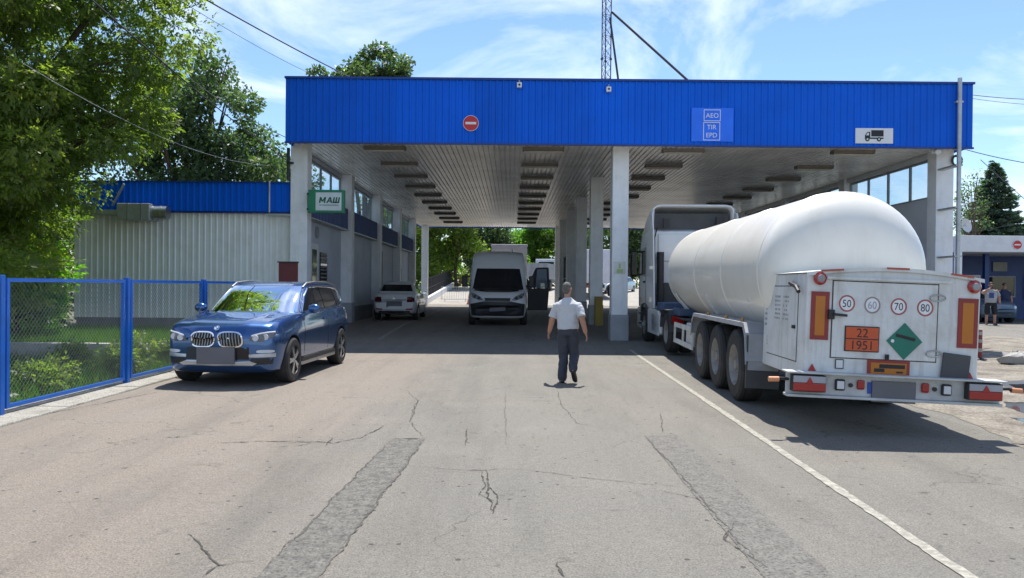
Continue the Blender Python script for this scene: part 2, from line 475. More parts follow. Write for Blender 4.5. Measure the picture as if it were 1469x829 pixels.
def surf_mat(name, cols, scale=2.0, fine=60, bump=0.5, rough=0.9, gloss=None):
    m = bpy.data.materials.new(name); m.use_nodes = True
    nt = m.node_tree; p = nt.nodes['Principled BSDF']
    g = nt.nodes.new('ShaderNodeNewGeometry'); pos = g.outputs['Position']
    c = ramp(nt, ncol(nt, scale, 8, 0.65, vec=pos, dist=0.4), [(0.3 + 0.4 * k / (len(cols) - 1), q) for k, q in enumerate(cols)])
    f = ncol(nt, fine, 4, 0.7, vec=pos)
    c = mixc(nt, 0.8, c, ramp(nt, f, [(0.36, 0.3), (0.47, 0.95), (0.66, 1.4)]), 'MULTIPLY')
    nt.links.new(c, p.inputs['Base Color']); p.inputs['Roughness'].default_value = rough
    b = nt.nodes.new('ShaderNodeBump'); b.inputs['Strength'].default_value = bump; b.inputs['Distance'].default_value = 0.02
    nt.links.new(f, b.inputs['Height']); nt.links.new(b.outputs[0], p.inputs['Normal'])
    return m
M_patch = surf_mat('patch_asphalt', [(0.07, 0.067, 0.06), (0.14, 0.132, 0.117), (0.19, 0.18, 0.158)], 13, 48, 0.8)
M_patch2 = surf_mat('patch_asphalt_worn', [(0.105, 0.099, 0.088), (0.155, 0.146, 0.13), (0.19, 0.18, 0.158)], 11, 48, 0.8)
M_crack = pm('crack_dirt', (0.06, 0.055, 0.047), 0.95, var=0.3)
M_soil = surf_mat('soil', [(0.06, 0.065, 0.03), (0.1, 0.095, 0.05), (0.15, 0.13, 0.08)], 1.5, 30, 0.8)
M_gravel = surf_mat('dirt_gravel', [(0.1, 0.085, 0.065), (0.2, 0.175, 0.14), (0.29, 0.26, 0.215)], 1.6, 22, 1.2)
M_kerb = surf_mat('kerb_concrete', [(0.2, 0.19, 0.165), (0.3, 0.285, 0.25), (0.36, 0.34, 0.3)], 2.5, 50, 0.5)
M_pale = surf_mat('pale_paving', [(0.26, 0.235, 0.2), (0.31, 0.285, 0.25), (0.35, 0.33, 0.3)], 0.8, 40, 0.4)
def line_mat():
    m = bpy.data.materials.new('worn_line_paint'); m.use_nodes = True
    nt = m.node_tree; p = nt.nodes['Principled BSDF']
    g = nt.nodes.new('ShaderNodeNewGeometry'); pos = g.outputs['Position']
    w = ramp(nt, ncol(nt, 14, 8, 0.75, vec=pos), [(0.4, 0.0), (0.55, 0.9)])
    c = mixc(nt, w, (0.38, 0.36, 0.3), (0.21, 0.197, 0.17))
    nt.links.new(c, p.inputs['Base Color']); p.inputs['Roughness'].default_value = 0.8
    return m
M_line = line_mat()

YS = [-40, 0, 8, 16, 18, 19, 20, 21, 22, 23, 24, 25, 26, 27, 28, 30, 53, 54, 60, 70, 81, 82, 120]
def sheet(mb, x0, x1, y0, y1, dz=0.0):
    ys = sorted(set([y0, y1] + [y for y in YS if y0 < y < y1]))
    mb.loft([[(x0, y, gz(y) + dz), (x1, y, gz(y) + dz)] for y in ys], closed=False)
gb = MB()
gb.loft([[(-1500, y, gz(y) - 0.35), (-6.7, y, gz(y) - 0.35), (1500, y, gz(y) - 0.06)] for y in [-300] + YS + [2500]], closed=False)
tag(gb.build('ground', M_soil), kind='structure')
rb = MB(); sheet(rb, -6.3, 70, -40, 54)
road = tag(rb.build('road', M_asph), kind='structure')
pb = MB(); sheet(pb, -20, 120, 54, 140, 0.004)
tag(pb.build('yard_paving', M_pale), kind='structure')

def wobble_strip(pts, w, dz=0.004, step=0.12, jit=0.5, wj=0.6):
    """a ragged ribbon along ground points"""
    out = []
    for a, b in zip(pts[:-1], pts[1:]):
        n = max(1, int((b - a).length / step))
        out += [a.lerp(b, k / n) for k in range(n)]
    out.append(pts[-1])
    L, Rr = [], []; walk = 0.0
    for i, p in enumerate(out):
        t = (out[min(i + 1, len(out) - 1)] - out[max(i - 1, 0)]); t.z = 0; t.normalize()
        s = Vector((t.y, -t.x, 0))
        walk = .8 * walk + random.uniform(-1, 1) * .006 * (1 + jit)
        q = p + s * walk
        ww = w * random.uniform(1 - wj, 1 + wj) / 2 * min(1, 4 * i / len(out) + .15, 4 * (len(out) - 1 - i) / len(out) + .15)
        z = gz(q.y) + dz
        L.append((q.x - s.x * ww, q.y - s.y * ww, z)); Rr.append((q.x + s.x * ww, q.y + s.y * ww, z))
    mb = MB(); mb.loft([[a, b] for a, b in zip(L, Rr)], closed=False)
    return mb
def quad_patch(corners, mat, name, dz=0.004, n=170, jit=0.007):
    """a patch between four ground corners (near-left, near-right, far-right, far-left) with ragged edges"""
    a, b, c, d = corners
    mb = MB(); rows = []
    for i in range(n + 1):
        t = i / n
        l = a.lerp(d, t); r = b.lerp(c, t)
        l = l + Vector((random.uniform(-jit, jit), 0, 0)); r = r + Vector((random.uniform(-jit, jit), 0, 0))
        rows.append([(*(l.lerp(r, s).xy), gz(l.y) + dz) for s in (0, 0.5, 1)])
    mb.loft(rows, closed=False)
    return mb.build(name, mat, road)
def ext(p, q, k):  # extend the line far(p)->near(q) beyond the frame's lower edge
    return q + (q - p) * k
fl, fr, nl, nr = G(565, 630), G(612, 630), G(372, 829), G(462, 829)
quad_patch((ext(fl, nl, .5), ext(fr, nr, .5), fr, fl), M_patch, 'asphalt_patch')
fl, fr, nl, nr = G(927, 625), G(974, 624), G(1100, 829), G(1202, 829)
quad_patch((ext(fl, nl, .4), ext(fr, nr, .4), fr, fl), M_patch2, 'asphalt_patch')
for e in (((565, 630), (372, 829)), ((612, 630), (462, 829)), ((927, 625), (1105, 822))):
    wobble_strip([G(*e[0]), G(*e[1])], 0.011, 0.008, 0.025, 0.8, 0.98).build('patch_seam', pm('seam_dirt', (.09, .083, .072), .95), road)
wobble_strip([G(565, 630), G(612, 630)], 0.02, 0.008, 0.05, 0.4, 0.9).build('patch_seam', M_crack, road)
CR = [([(272, 765), (300, 795), (318, 812), (345, 808), (372, 805)], .022), ([(318, 812), (296, 829)], .025), ([(612, 630), (590, 606), (600, 580), (606, 572)], .018),
      ([(550, 605), (585, 609), (612, 611)], .016), ([(560, 608), (520, 628), (480, 636), (455, 634), (400, 637)], .03), ([(675, 614), (668, 640)], .03),
      ([(735, 673), (800, 680), (860, 687), (920, 694), (980, 698)], .015), ([(602, 671), (680, 675), (735, 673)], .012), ([(800, 556), (806, 580), (830, 608), (870, 615), (905, 620)], .014),
      ([(949, 592), (951, 610), (954, 622)], .018), ([(1048, 762), (1046, 776), (1075, 796), (1105, 812)], .02), ([(1060, 748), (1052, 762), (1044, 777)], .02),
      ([(700, 674), (702, 705), (712, 735)], .03), ([(694, 676), (697, 700), (690, 712)], .02), ([(702, 695), (714, 712), (713, 738)], .025), ([(678, 674), (702, 676)], .03), ([(688, 708), (700, 716), (716, 722)], .02), ([(805, 806), (812, 829)], .03), ([(785, 824), (803, 820)], .025), ([(800, 808), (818, 806)], .03), ([(826, 812), (842, 813)], .02),
      ([(0, 607), (115, 585), (232, 562)], .03), ([(240, 628), (278, 626)], .05), ([(305, 637), (370, 634), (450, 633)], .03), ([(727, 560), (727, 606), (730, 640)], .01),
      ([(900, 580), (960, 574)], .012), ([(1305, 707), (1340, 707)], .015), ([(930, 700), (1000, 716), (1062, 748)], .012),
      ([(330, 608), (350, 607)], .05), ([(380, 612), (402, 611)], .05), ([(175, 672), (190, 671)], .05), ([(500, 520), (540, 517), (600, 519)], .02), ([(706, 490), (742, 492)], .1), ([(712, 487), (735, 486)], .06), ([(545, 488), (575, 489)], .05), ([(460, 634), (430, 640), (395, 642)], .02), ([(480, 628), (470, 640)], .02), ([(585, 560), (600, 575), (590, 600)], .015), ([(640, 556), (730, 552)], .012)]
for pts, w in CR:
    wobble_strip([G(*p) for p in pts], w * 0.42, 0.005, 0.035, 0.7, 0.95).build('crack', M_crack, road)
# worn lane lines
a, b = G(906, 502), G(1396, 829)
d = (b - a)
quad_patch((a + d * 1.35 + Vector((-.042, 0, 0)), a + d * 1.35 + Vector((.042, 0, 0)), a + Vector((.045, 0, 0)), a + Vector((-.045, 0, 0))), M_line, 'lane_line', 0.006, 300, 0.008)
a, b = G(632, 445), G(545, 487)
quad_patch((b + Vector((-.06, 0, 0)), b + Vector((.06, 0, 0)), a + Vector((.06, 0, 0)), a + Vector((-.06, 0, 0))), M_line, 'lane_line', 0.006, 60, 0.01)

# rough dirt and puddles on the right
def blob(pts, mat, name, dz, kind='structure', parent=None, jit=0.06):
    P = [G(*p) for p in pts]; c = sum(P, Vector()) / len(P); out = []
    for i, p in enumerate(P):
        q = P[(i + 1) % len(P)]
        for k in range(5):
            r = p.lerp(q, k / 5); r = r + Vector((random.uniform(-jit, jit), random.uniform(-jit, jit), 0)); r.z = gz(r.y) + dz
            out.append(r)
    mb = MB(); n = len(out); c.z = gz(c.y) + dz
    mb.add([c] + out, [(0, 1 + i, 1 + (i + 1) % n) for i in range(n)])
    return mb.build(name, mat, parent) if parent else tag(mb.build(name, mat), kind=kind)
blob([(1290, 578), (1369, 596), (1469, 640), (1700, 720), (1900, 600), (1700, 500), (1425, 482), (1408, 485), (1402, 500), (1330, 545)], M_gravel, 'dirt_ground', 0.004)
M_water = pm('puddle_water', (0.035, 0.035, 0.034), 0.03, var=0.1, spec=0.5)
M_wet = pm('wet_earth', (0.07, 0.06, 0.05), 0.3, var=0.25, coord='Object')
for k, pts in enumerate([[(1432, 548), (1452, 560), (1490, 570), (1540, 575), (1530, 556), (1470, 546)], [(1408, 515), (1430, 521), (1480, 531), (1500, 520), (1440, 511)], [(1440, 577), (1460, 590), (1500, 600), (1540, 590), (1480, 578)],
                         [(1448, 552), (1480, 552), (1520, 560), (1500, 568), (1460, 563)], [(1455, 600), (1469, 608), (1500, 615), (1490, 600)]]):
    blob(pts, M_wet if k == 0 else M_water, 'puddle', 0.008 + (0.004 if k == 3 else 0), jit=0.05)

# kerb strip and the sunken verge behind the fence
kb = MB()
for k in range(9):
    y0 = 6.0 + k * 1.9
    kb = MB(); kb.box(-6.62 + random.uniform(-.02, .02), -5.85 + random.uniform(-.05, .03), y0, y0 + 1.88, -0.2, 0.03 + random.uniform(-.008, .012))
    if k == 0: kerb = tag(kb.build('kerb', M_kerb, bevel=0.02), kind='structure')
    else: kb.build('kerb_slab', M_kerb, kerb, bevel=0.02)
vb = MB(); vb.loft([[(-40, y, -0.12), (-9, y, -0.16), (-6.62, y, -0.02)] for y in (-5, 5, 10, 15.8)], closed=False)
tag(vb.build('verge', M_soil), kind='structure')
lb = MB(); lb.loft([[(-45, y, 0.3), (-6.62, y, 0.28)] for y in (16.1, 19, 22.4)], closed=False)
tag(lb.build('lawn', M_soil), kind='structure')
rw = MB(); rw.box(-16, -6.75, 15.8, 16.05, -0.3, 0.36)
tag(rw.build('retaining_wall', M_conc, bevel=0.015), 'low concrete wall edging the lawn behind the blue fence', 'wall')

# ================================================================ CANOPY
CE, FB, FT = 5.82, 5.75, 7.55
can = thing('customs_canopy', 'large drive-through canopy with blue ribbed fascia and slatted metal ceiling', 'canopy', (0, 0, 0))
XL, XR, YF, YB = -6.52, 13.15, 21.2, 52.4
b = MB(); corr(b, (XL, YF, 0), (1, 0, 0), (0, -1, 0), XR - XL, FB, FT, 0.19, 0.028)
fascia = b.build('fascia', M_blue, can, recalc=False)
b = MB(); b.box(XL - .03, XR + .03, YF - .06, YF + .12, FT, FT + .06); b.box(XL - .02, XR + .02, YF - .045, YF + .02, FB - .05, FB); b.build('fascia_trim', pm('blue_trim', (0.004, 0.04, 0.24), 0.4), fascia)
b = MB(); corr(b, (XR, YF, 0), (0, 1, 0), (1, 0, 0), YB - YF, FB, FT, 0.19, 0.028); b.build('side_fascia', M_blue, can, recalc=False)
b = MB(); corr(b, (XL, YB, 0), (0, -1, 0), (-1, 0, 0), YB - YF, FB, FT, 0.19, 0.028); b.build('side_fascia', M_blue, can, recalc=False)
b = MB(); corr(b, (XR, YB, 0), (-1, 0, 0), (0, 1, 0), XR - XL, FB, FT, 0.19, 0.028); b.build('rear_fascia', M_blue, can, recalc=False)
b = MB(); b.box(XL + .03, XR - .03, YF + .03, YB - .03, 7.2, 7.4); b.build('roof', M_grey, can)
# ceiling: thin metal slats running front to back
sl = MB(); x = XL + .04; q = 0
while x < XR - .1:
    w = 0.16; z = CE + random.uniform(-.004, .004)
    sl.loft([[(x + u, y, z + h) for u, h in ((0.0, .035), (.012, 0), (.118, 0), (.13, .035), (w, .035))] for y in (YF + .03, 30, 40, YB - .03)], closed=False)
    x += w
sl.build('ceiling_slats', M_ceil, can, recalc=False, kind='stuff')
COLD = [22.2, 28.3, 34.4, 40.5, 46.6]
def column(x0, x1, y, name='column', base=True, w=.48):
    z0 = gz(y)
    b = MB(); b.box(x0, x1, y - w / 2, y + w / 2, z0 - .02, CE + .01)
    c = b.build(name, M_colpaint, can, bevel=0.012)
    if base:
        b = MB(); b.box(x0 - .03, x1 + .03, y - w / 2 - .03, y + w / 2 + .03, z0 - .02, z0 + .76); b.build('base', M_colbase, c, bevel=0.012)
    return c
for k, y in enumerate(COLD):
    column(2.96, 3.44, y)
b = MB(); b.box(3.02, 3.36, 21.945, 21.955, 2.05, 2.42); nb = b.build('notice', pm('notice_paper', (.62, .66, .62), .6), can)
b = MB(); b.box(3.1, 3.28, 21.94, 21.944, 2.08, 2.2); b.box(3.16, 3.22, 21.94, 21.944, 2.22, 2.36); b.build('notice_mark', pm('notice_green', (.4, .5, .22), .6), nb)
column(2.98, 3.42, 51.5, base=False); column(-6.3, -5.86, 51.5, base=False)
for y in COLD + [51.5]:
    column(12.56, 13.08, y)
# yellow guard on the second column, dark gate leaves between the far columns
b = MB(); b.box(3.12, 3.4, 27.62, 27.98, gz(27.7) - .02, 1.3); tag(b.build('guard_post', pm('yellow_faded', (0.28, 0.2, 0.03), .6, dirt=(.1, .08, .04)), bevel=.01), 'faded yellow guard post in front of the second middle column', 'post')
gt = thing('lattice_gate', 'black steel gate leaf folded against the far middle columns', 'gate', (3.2, 41.5, gz(41)))
for (y0, y1) in ((0, 4.6),):
    b = MB()
    for zz_ in (.15, 1.5, 1.9, 3.2): b.box(-.03, .03, y0, y1, zz_, zz_ + .06)
    b.build('rail', M_dark, gt)
    for k in range(20):
        yy = y0 + .1 + k * .225
        b = MB(); b.box(-.015, .015, yy, yy + .03, .15, 3.26); b.build('gate_bar', M_dark, gt)
b = MB(); b.box(-.02, .02, 0.1, 4.5, .2, 1.5); b.build('gate_sheet', M_dark, gt)
# right side wall with high windows
b = MB(); b.box(12.72, 12.9, 22.45, 51.3, 0, 4.45); b.build('side_wall', M_wall, can)
b = MB(); b.box(12.68, 12.94, 22.45, 51.3, 5.66, CE); b.build('wall_head', M_white, can)
M_frame = pm('window_frame_grey', (0.28, 0.3, 0.33), .5)
def hi_window(xc, y0, y1, z0, z1, n, parent):
    w = MB()
    for z in (z0, z1): w.box(xc - .04, xc + .04, y0, y1, z - .035, z + .035)
    wo = w.build('window_frame', M_frame, parent)
    for k in range(n + 1):
        y = y0 + (y1 - y0) * k / n
        m = MB(); m.box(xc - .035, xc + .035, y - .03, y + .03, z0, z1); m.build('mullion', M_frame, wo)
    for k in range(n):
        a = y0 + (y1 - y0) * k / n + .03; c = y0 + (y1 - y0) * (k + 1) / n - .03
        m = MB(); m.box(xc - .006, xc + .006, a, c, z0 + .035, z1 - .035); m.build('pane', G_pane, wo)
for a, c in zip(COLD, COLD[1:] + [51.5]):
    hi_window(12.81, a + .26, c - .26, 4.48, 5.63, 4, can)
# conduit pole, cable coil and dish on the right front column
b = MB(); b.tube([(12.7, 21.08, 7.7), (12.7, 21.08, 3.0), (12.68, 21.1, gz(21))], .06, 10); cd = b.build('conduit_pipe', M_galv, can, smooth=40)
for z in (7.0, 5.2, 4.0, 2.6):
    m = MB(); m.box(12.6, 12.8, 21.06, 21.24 if z > 5.7 else 21.98, z, z + .05); m.build('clamp', M_galv, cd)
b = MB()
for k in range(4):
    b.tube([(13.12 + .02 * k + .14 * math.cos(t), 21.9 + .012 * k, 5.5 + .16 * math.sin(t)) for t in np.linspace(0, 6.2, 18)], .014, 6)
b.bar((13.06, 21.98, 5.62), (13.2, 21.95, 5.62), .03)
tag(b.build('cable_coil', M_dark, smooth=40), 'black coil of cable hung beside the right corner column', 'cable')
b = MB(); b.lathe([(0, .02), (.02, .1), (.05, .17), (.09, .21), (.085, .2), (.045, .15), (.02, .06)], (13.3, 21.8, 3.55), (.4, -1, .2), 20); b.bar((13.06, 21.95, 3.5), (13.3, 21.85, 3.52), .03)
tag(b.build('satellite_dish', M_white, smooth=50), 'small white dish on the side of the right corner column', 'dish')
# little lamp under the soffit at right
b = MB(); b.box(12.1, 12.45, 21.4, 21.55, 5.62, 5.74); b.cyl((12.3, 21.42, 5.7), (12.2, 21.25, 5.62), .06, .08, 10)
tag(b.build('security_camera', M_white, bevel=.01), 'white security camera under the canopy edge by the right column', 'camera')
# luminaires
M_lum = pm('luminaire', (0.16, 0.14, 0.12), .5, var=.2, dirt=(.06, .05, .04)); M_tube = pm('lamp_tube', (0.55, 0.53, .48), .4)
proto = None
rown = ['left row near the office wall', 'row above the white van lane', 'row just right of the middle columns', 'rightmost row over the tanker lane']
for ri, xc in enumerate((-3.85, 0.9, 5.1, 10.2)):
    for k in range(10):
        y = 22.25 + 2.85 * k
        lab = 'fluorescent light, %s from the front in the %s' % (ORD[k], rown[ri])
        if proto is None:
            proto = thing('ceiling_light', lab, 'light', (xc, y, CE), 0, 'fluorescent lights under the canopy')
            b = MB(); b.prism([(-.16, 0), (.16, 0), (.13, -.1), (-.13, -.1)], 'x', -.62, .62); b.build('housing', M_lum, proto, bevel=.008)
            for s in (-.07, .07):
                m = MB(); m.cyl((-.58, s, -.118), (.58, s, -.118), .019, n=8); m.build('lamp_tube', M_tube, proto, smooth=50)
        else:
            o = copy_tree(proto); o.location = (xc, y, CE); o['label'] = lab
# fascia signs
def disc_sign(name, c, r, label, group=None):
    t = thing(name, label, 'sign', c, 0, group)
    b = MB(); b.cyl((0, 0, 0), (0, -.02, 0), r, n=32); b.build('rim', M_signwhite, t, smooth=40)
    b = MB(); b.cyl((0, -.02, 0), (0, -.026, 0), r * .94, n=32); b.build('face', M_red, t, smooth=40)
    b = MB(); b.box(-r * .68, r * .68, -.032, -.0265, -r * .15, r * .15); b.build('bar', M_signwhite, t)
    return t
yS = YF - .03
p = W(674, 177, yS); disc_sign('no_entry_sign', p, .225, 'round red no entry sign in the middle of the blue fascia')
t = thing('customs_lane_sign', 'bright blue square sign with white boxed letters AEO TIR EPD', 'sign', W(1020, 179, yS))
b = MB(); b.box(-.6, .6, -.015, 0, -.48, .48); b.build('panel', pm('sign_blue', (0.003, 0.16, 0.98), .35), t)
for (x0, x1, z0, z1) in ((-.25, .23, .1, .43), (-.26, .22, -.45, .07)):
    b = MB()
    b.box(x0, x1, -.02, -.016, z1 - .018, z1); b.box(x0, x1, -.02, -.016, z0, z0 + .018); b.box(x0, x0 + .018, -.02, -.016, z0 + .018, z1 - .018); b.box(x1 - .018, x1, -.02, -.016, z0 + .018, z1 - .018)
    b.build('frame_line', M_signwhite, t)
for tx_, c_ in (('AEO', (-.01, -.019, .26)), ('TIR', (-.02, -.019, -.07)), ('EPD', (-.02, -.019, -.3))):
    b = MB(); text(b, tx_, c_, .13); b.build('lettering', M_signwhite, t, recalc=False)
t = thing('truck_lane_sign', 'white rectangular sign with a black lorry symbol on the blue fascia', 'sign', W(1252, 195, yS))
b = MB(); b.box(-.54, .54, -.02, 0, -.22, .22); b.build('panel', M_signwhite, t, bevel=.008)
b = MB(); y0, y1 = -.026, -.0205
b.box(-.09, .26, y0, y1, -.02, .16); b.prism([(-.27, -.09), (-.12, -.09), (-.12, .11), (-.2, .11), (-.27, .01)], 'y', y0, y1); b.box(-.12, .26, y0, y1, -.09, -.05)
for xx in (-.2, .13): b.cyl((xx, y0 - .003, -.1), (xx, y1, -.1), .06, n=18)
b.build('lorry_symbol', M_black, t)
b = MB(); b.prism([(-.245, .01), (-.16, .01), (-.16, .085), (-.19, .085)], 'y', -.029, -.0265)
for xx in (-.2, .13): b.cyl((xx, -.033, -.1), (xx, -.03, -.1), .025, n=12)
b.build('symbol_cutout', M_signwhite, t)
for (px, py, lab) in ((743, 122, 'small grey floodlight clipped to the fascia top above the no entry sign'), (871, 128, 'small white camera box on the fascia below the lattice mast')):
    t = thing('fascia_camera', lab, 'camera', W(px, py, yS - .05), 0, 'camera boxes on the fascia')
    b = MB(); b.box(-.07, .07, -.06, .05, -.08, .06); b.build('housing', M_signwhite, t, bevel=.01)
    b = MB(); b.cyl((0, -.062, -.01), (0, -.075, -.01), .03, n=12); b.build('lens', M_black, t)
    b = MB(); b.box(-.02, .02, .0, .06, .06, .14); b.build('bracket', M_grey, t)

# ================================================================ OFFICE BUILDING on the left, under and beside the canopy
off = thing('office_building', 'low white office annex with ribbed metal walls and blue parapet', 'building')
b = MB(); corr(b, (-13.2, 22.3, 0), (1, 0, 0), (0, -1, 0), 6.55, .62, 3.82, 0.18, 0.03); wl_ = b.build('ribbed_wall', M_wsheet, off, recalc=False)
b = MB(); corr(b, (-13.2, 40, 0), (0, -1, 0), (-1, 0, 0), 17.7, .62, 3.82, 0.18, 0.03); b.build('ribbed_wall', M_wsheet, off, recalc=False)
b = MB(); b.box(-13.16, -6.6, 22.35, 46, .25, .63); b.build('plinth', M_plinth, off)
b = MB(); b.box(-13.17, -6.66, 22.36, 46, .62, 3.85); b.build('core', M_wall, off)
b = MB(); corr(b, (-13.3, 22.12, 0), (1, 0, 0), (0, -1, 0), 6.72, 3.83, 4.68, 0.19, 0.03); pr = b.build('parapet', M_blue, off, recalc=False)
b = MB(); corr(b, (-13.3, 40, 0), (0, -1, 0), (-1, 0, 0), 17.88, 3.83, 4.68, 0.19, 0.03); b.build('parapet', M_blue, off, recalc=False)
b = MB(); b.box(-13.3, -6.58, 22.14, 22.3, 3.78, 3.84); b.box(-13.33, -6.58, 22.05, 22.25, 4.68, 4.71); b.build('parapet_trim', pm('blue_trim', (0, 0, 0)), pr)
b = MB(); b.box(-13.2, -6.6, 22.3, 46, 4.3, 4.4); b.build('roof', M_grey, off)
b = MB(); b.cyl((-7.25, 22.05, 3.8), (-7.25, 22.05, 4.72), .03, n=8); b.build('parapet_post', M_galv, off)
b = MB(); b.bar((-11.9, 22.0, 3.95), (-11.55, 21.98, 4.6), .05); b.build('brace_pipe', M_galv, off)
b = MB(); b.box(-7.3, -6.6, 22.05, 22.1, 3.7, 3.76); b.build('cable_tray', M_galv, off)
# long side wall facing the lane
b = MB(); b.box(-6.64, -6.5, 22.45, 46.4, 0, 4.5); b.build('lane_wall', M_wall, off)
b = MB(); b.box(-6.5, -6.44, 22.45, 46.4, 0.1, .78); b.build('lane_plinth', M_plinth, off)
b = MB(); b.box(-6.62, -6.48, 22.45, 46.4, 5.68, CE); b.build('wall_head', M_wall, off)
for k, y in enumerate(COLD):
    b = MB(); b.box(-6.6, -6.1, y - .24, y + .24, gz(y) + .0, CE + .01); c = b.build('pilaster', M_colpaint, off, bevel=.012)
    b = MB(); b.box(-6.62, -6.07, y - .27, y + .27, gz(y) - .02, gz(y) + .76); b.build('pilaster_base', M_colbase, c, bevel=.012)
for a, c in zip(COLD[:-1], COLD[1:]):
    hi_window(-6.56, a + .24, c - .24, 4.55, 5.64, 4, off)
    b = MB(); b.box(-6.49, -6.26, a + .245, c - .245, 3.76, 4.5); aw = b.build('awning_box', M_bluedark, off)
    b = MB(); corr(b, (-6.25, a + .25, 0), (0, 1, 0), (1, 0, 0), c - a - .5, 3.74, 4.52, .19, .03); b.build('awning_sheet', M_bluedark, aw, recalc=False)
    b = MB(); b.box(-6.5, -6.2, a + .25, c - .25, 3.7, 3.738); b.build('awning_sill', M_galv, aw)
# door, louvre, vents and pipes on the lane wall
dr = MB(); dr.box(-6.5, -6.44, 23.6, 24.6, .78, 3.0); D = dr.build('door', M_white, off, bevel=.01)
m = MB(); m.box(-6.445, -6.43, 23.8, 24.35, 1.4, 2.8); m.build('door_pane', M_winblack, D)
m = MB(); m.cyl((-6.44, 24.5, 1.8), (-6.38, 24.5, 1.8), .02, n=8); m.bar((-6.38, 24.5, 1.8), (-6.38, 24.38, 1.8), .02); m.build('handle', M_steel, D)
wn_ = MB(); wn_.box(-6.5, -6.46, 24.95, 25.8, 1.45, 2.75); Wn = wn_.build('window', M_winblack, off)
for k in range(10):
    m = MB(); m.obox((-6.45, 25.38, 1.53 + .125 * k), (.06, .84, .03), Matrix.Rotation(.5, 3, 'Y')); m.build('louvre_slat', M_grey, Wn)
m = MB(); m.lathe([(0, .0), (0, .2), (.05, .2), (.06, .16), (.03, .14), (.03, 0)], (-6.5, 24.5, 3.38), (1, 0, 0), 20); m.build('round_vent', M_grey, off, smooth=40)
m = MB(); m.tube([(-6.42, 29.4, 3.1), (-6.42, 29.4, 1.2)], .045, 8); m.box(-6.5, -6.36, 29.2, 29.6, 3.05, 3.2); m.build('wall_pipe', M_galv, off)
m = MB(); m.tube([(-6.4, 36.2, 3.3), (-6.4, 36.2, 1.0)], .05, 8); m.build('wall_pipe', M_dark, off)
dr = MB(); dr.box(-6.5, -6.44, 42.2, 43.2, .78, 2.8); D = dr.build('door', M_grey, off, bevel=.01)
m = MB(); m.box(-6.445, -6.43, 42.35, 43.05, 1.6, 2.6); m.build('door_pane', M_winblack, D)
# rooftop duct box
t = thing('ventilation_duct', 'grey sheet metal ventilation duct mounted below the blue parapet', 'duct', W(205, 306, 21.9))
b = MB(); b.box(-.6, .35, -.35, .25, -.22, .26); b.build('casing', M_galv, t, bevel=.015)
b = MB(); b.cyl((.35, -.08, .02), (.78, -.08, .02), .2, n=18); b.build('spigot', M_steel, t, smooth=40)
for xx in (-.3, .1, .36, .6):
    b = MB()
    if xx > .3: b.cyl((xx, -.08, .02), (xx + .03, -.08, .02), .215, n=18)
    else: b.box(xx, xx + .03, -.365, .25, -.235, .275)
    b.build('flange', M_steel, t)
b = MB(); b.box(-1.5, -.6, -.25, .2, -.05, .08); b.build('duct_tray', M_galv, t)
# company sign
t = thing('company_sign', 'green and white hanging sign reading MAIII-like letters on the first left column', 'sign', W(443, 289, 21.85))
t['label'] = 'green hanging sign with a white panel on the first left column'
b = MB(); b.box(0, 1.05, -.1, .1, -.34, .34); b.build('box', pm('sign_green', (0.01, 0.2, 0.1), .4), t, bevel=.015)
b = MB(); b.box(.22, .98, -.112, -.1, -.27, .26); b.build('panel', pm('sign_panel', (.62, .68, .7), .4), t, bevel=.03)
b = MB(); G_ = pm('letter_green', (0.01, 0.12, 0.07), .4)
yy0, yy1, zb, hh = -.118, -.1125, -.05, .17
def stroke(x0, z0, x1, z1, w=.045):
    s = .35 * hh
    f = lambda x, z: (x + (z / hh) * s * .5, zb + z)
    a, c = f(x0, z0), f(x1, z1)
    b.prism([(a[0] - w / 2, a[1]), (a[0] + w / 2, a[1]), (c[0] + w / 2, c[1]), (c[0] - w / 2, c[1])], 'y', yy0, yy1)
x0 = .34
for (u, v, s_, w_) in ((0, 0, .0, hh), (.0, hh, .07, .04), (.14, hh, .07, .04), (.14, 0, .14, hh)): stroke(x0 + u, v, x0 + s_, w_)
x1 = .55
stroke(x1, 0, x1 + .07, hh); stroke(x1 + .14, 0, x1 + .07, hh); b.box(x1 + .05, x1 + .13, yy0, yy1, zb + .04, zb + .07)
x2 = .74
for u in (0, .075, .15): stroke(x2 + u, 0, x2 + u, hh)
b.box(x2 - .015, x2 + .17, yy0, yy1, zb, zb + .035)
b.build('lettering', G_, t)
b = MB(); 
for k in range(16): b.box(.33 + .036 * k, .33 + .036 * k + .024, yy0, yy1, -.125, -.1)
b.build('small_print', G_, t, kind='stuff')
b = MB(); b.box(-.06, 0, -.03, .03, .2, .25); b.box(-.06, 0, -.03, .03, -.25, -.2); b.build('bracket', M_dark, t)
# cable riser on the first left column
b = MB(); b.tube([(-6.66, 21.93, 5.7), (-6.66, 21.93, 4.75)], .05, 8); b.bar((-6.7, 21.9, 5.25), (-6.5, 21.9, 5.25), .06); b.build('cable_riser', M_dark, off)

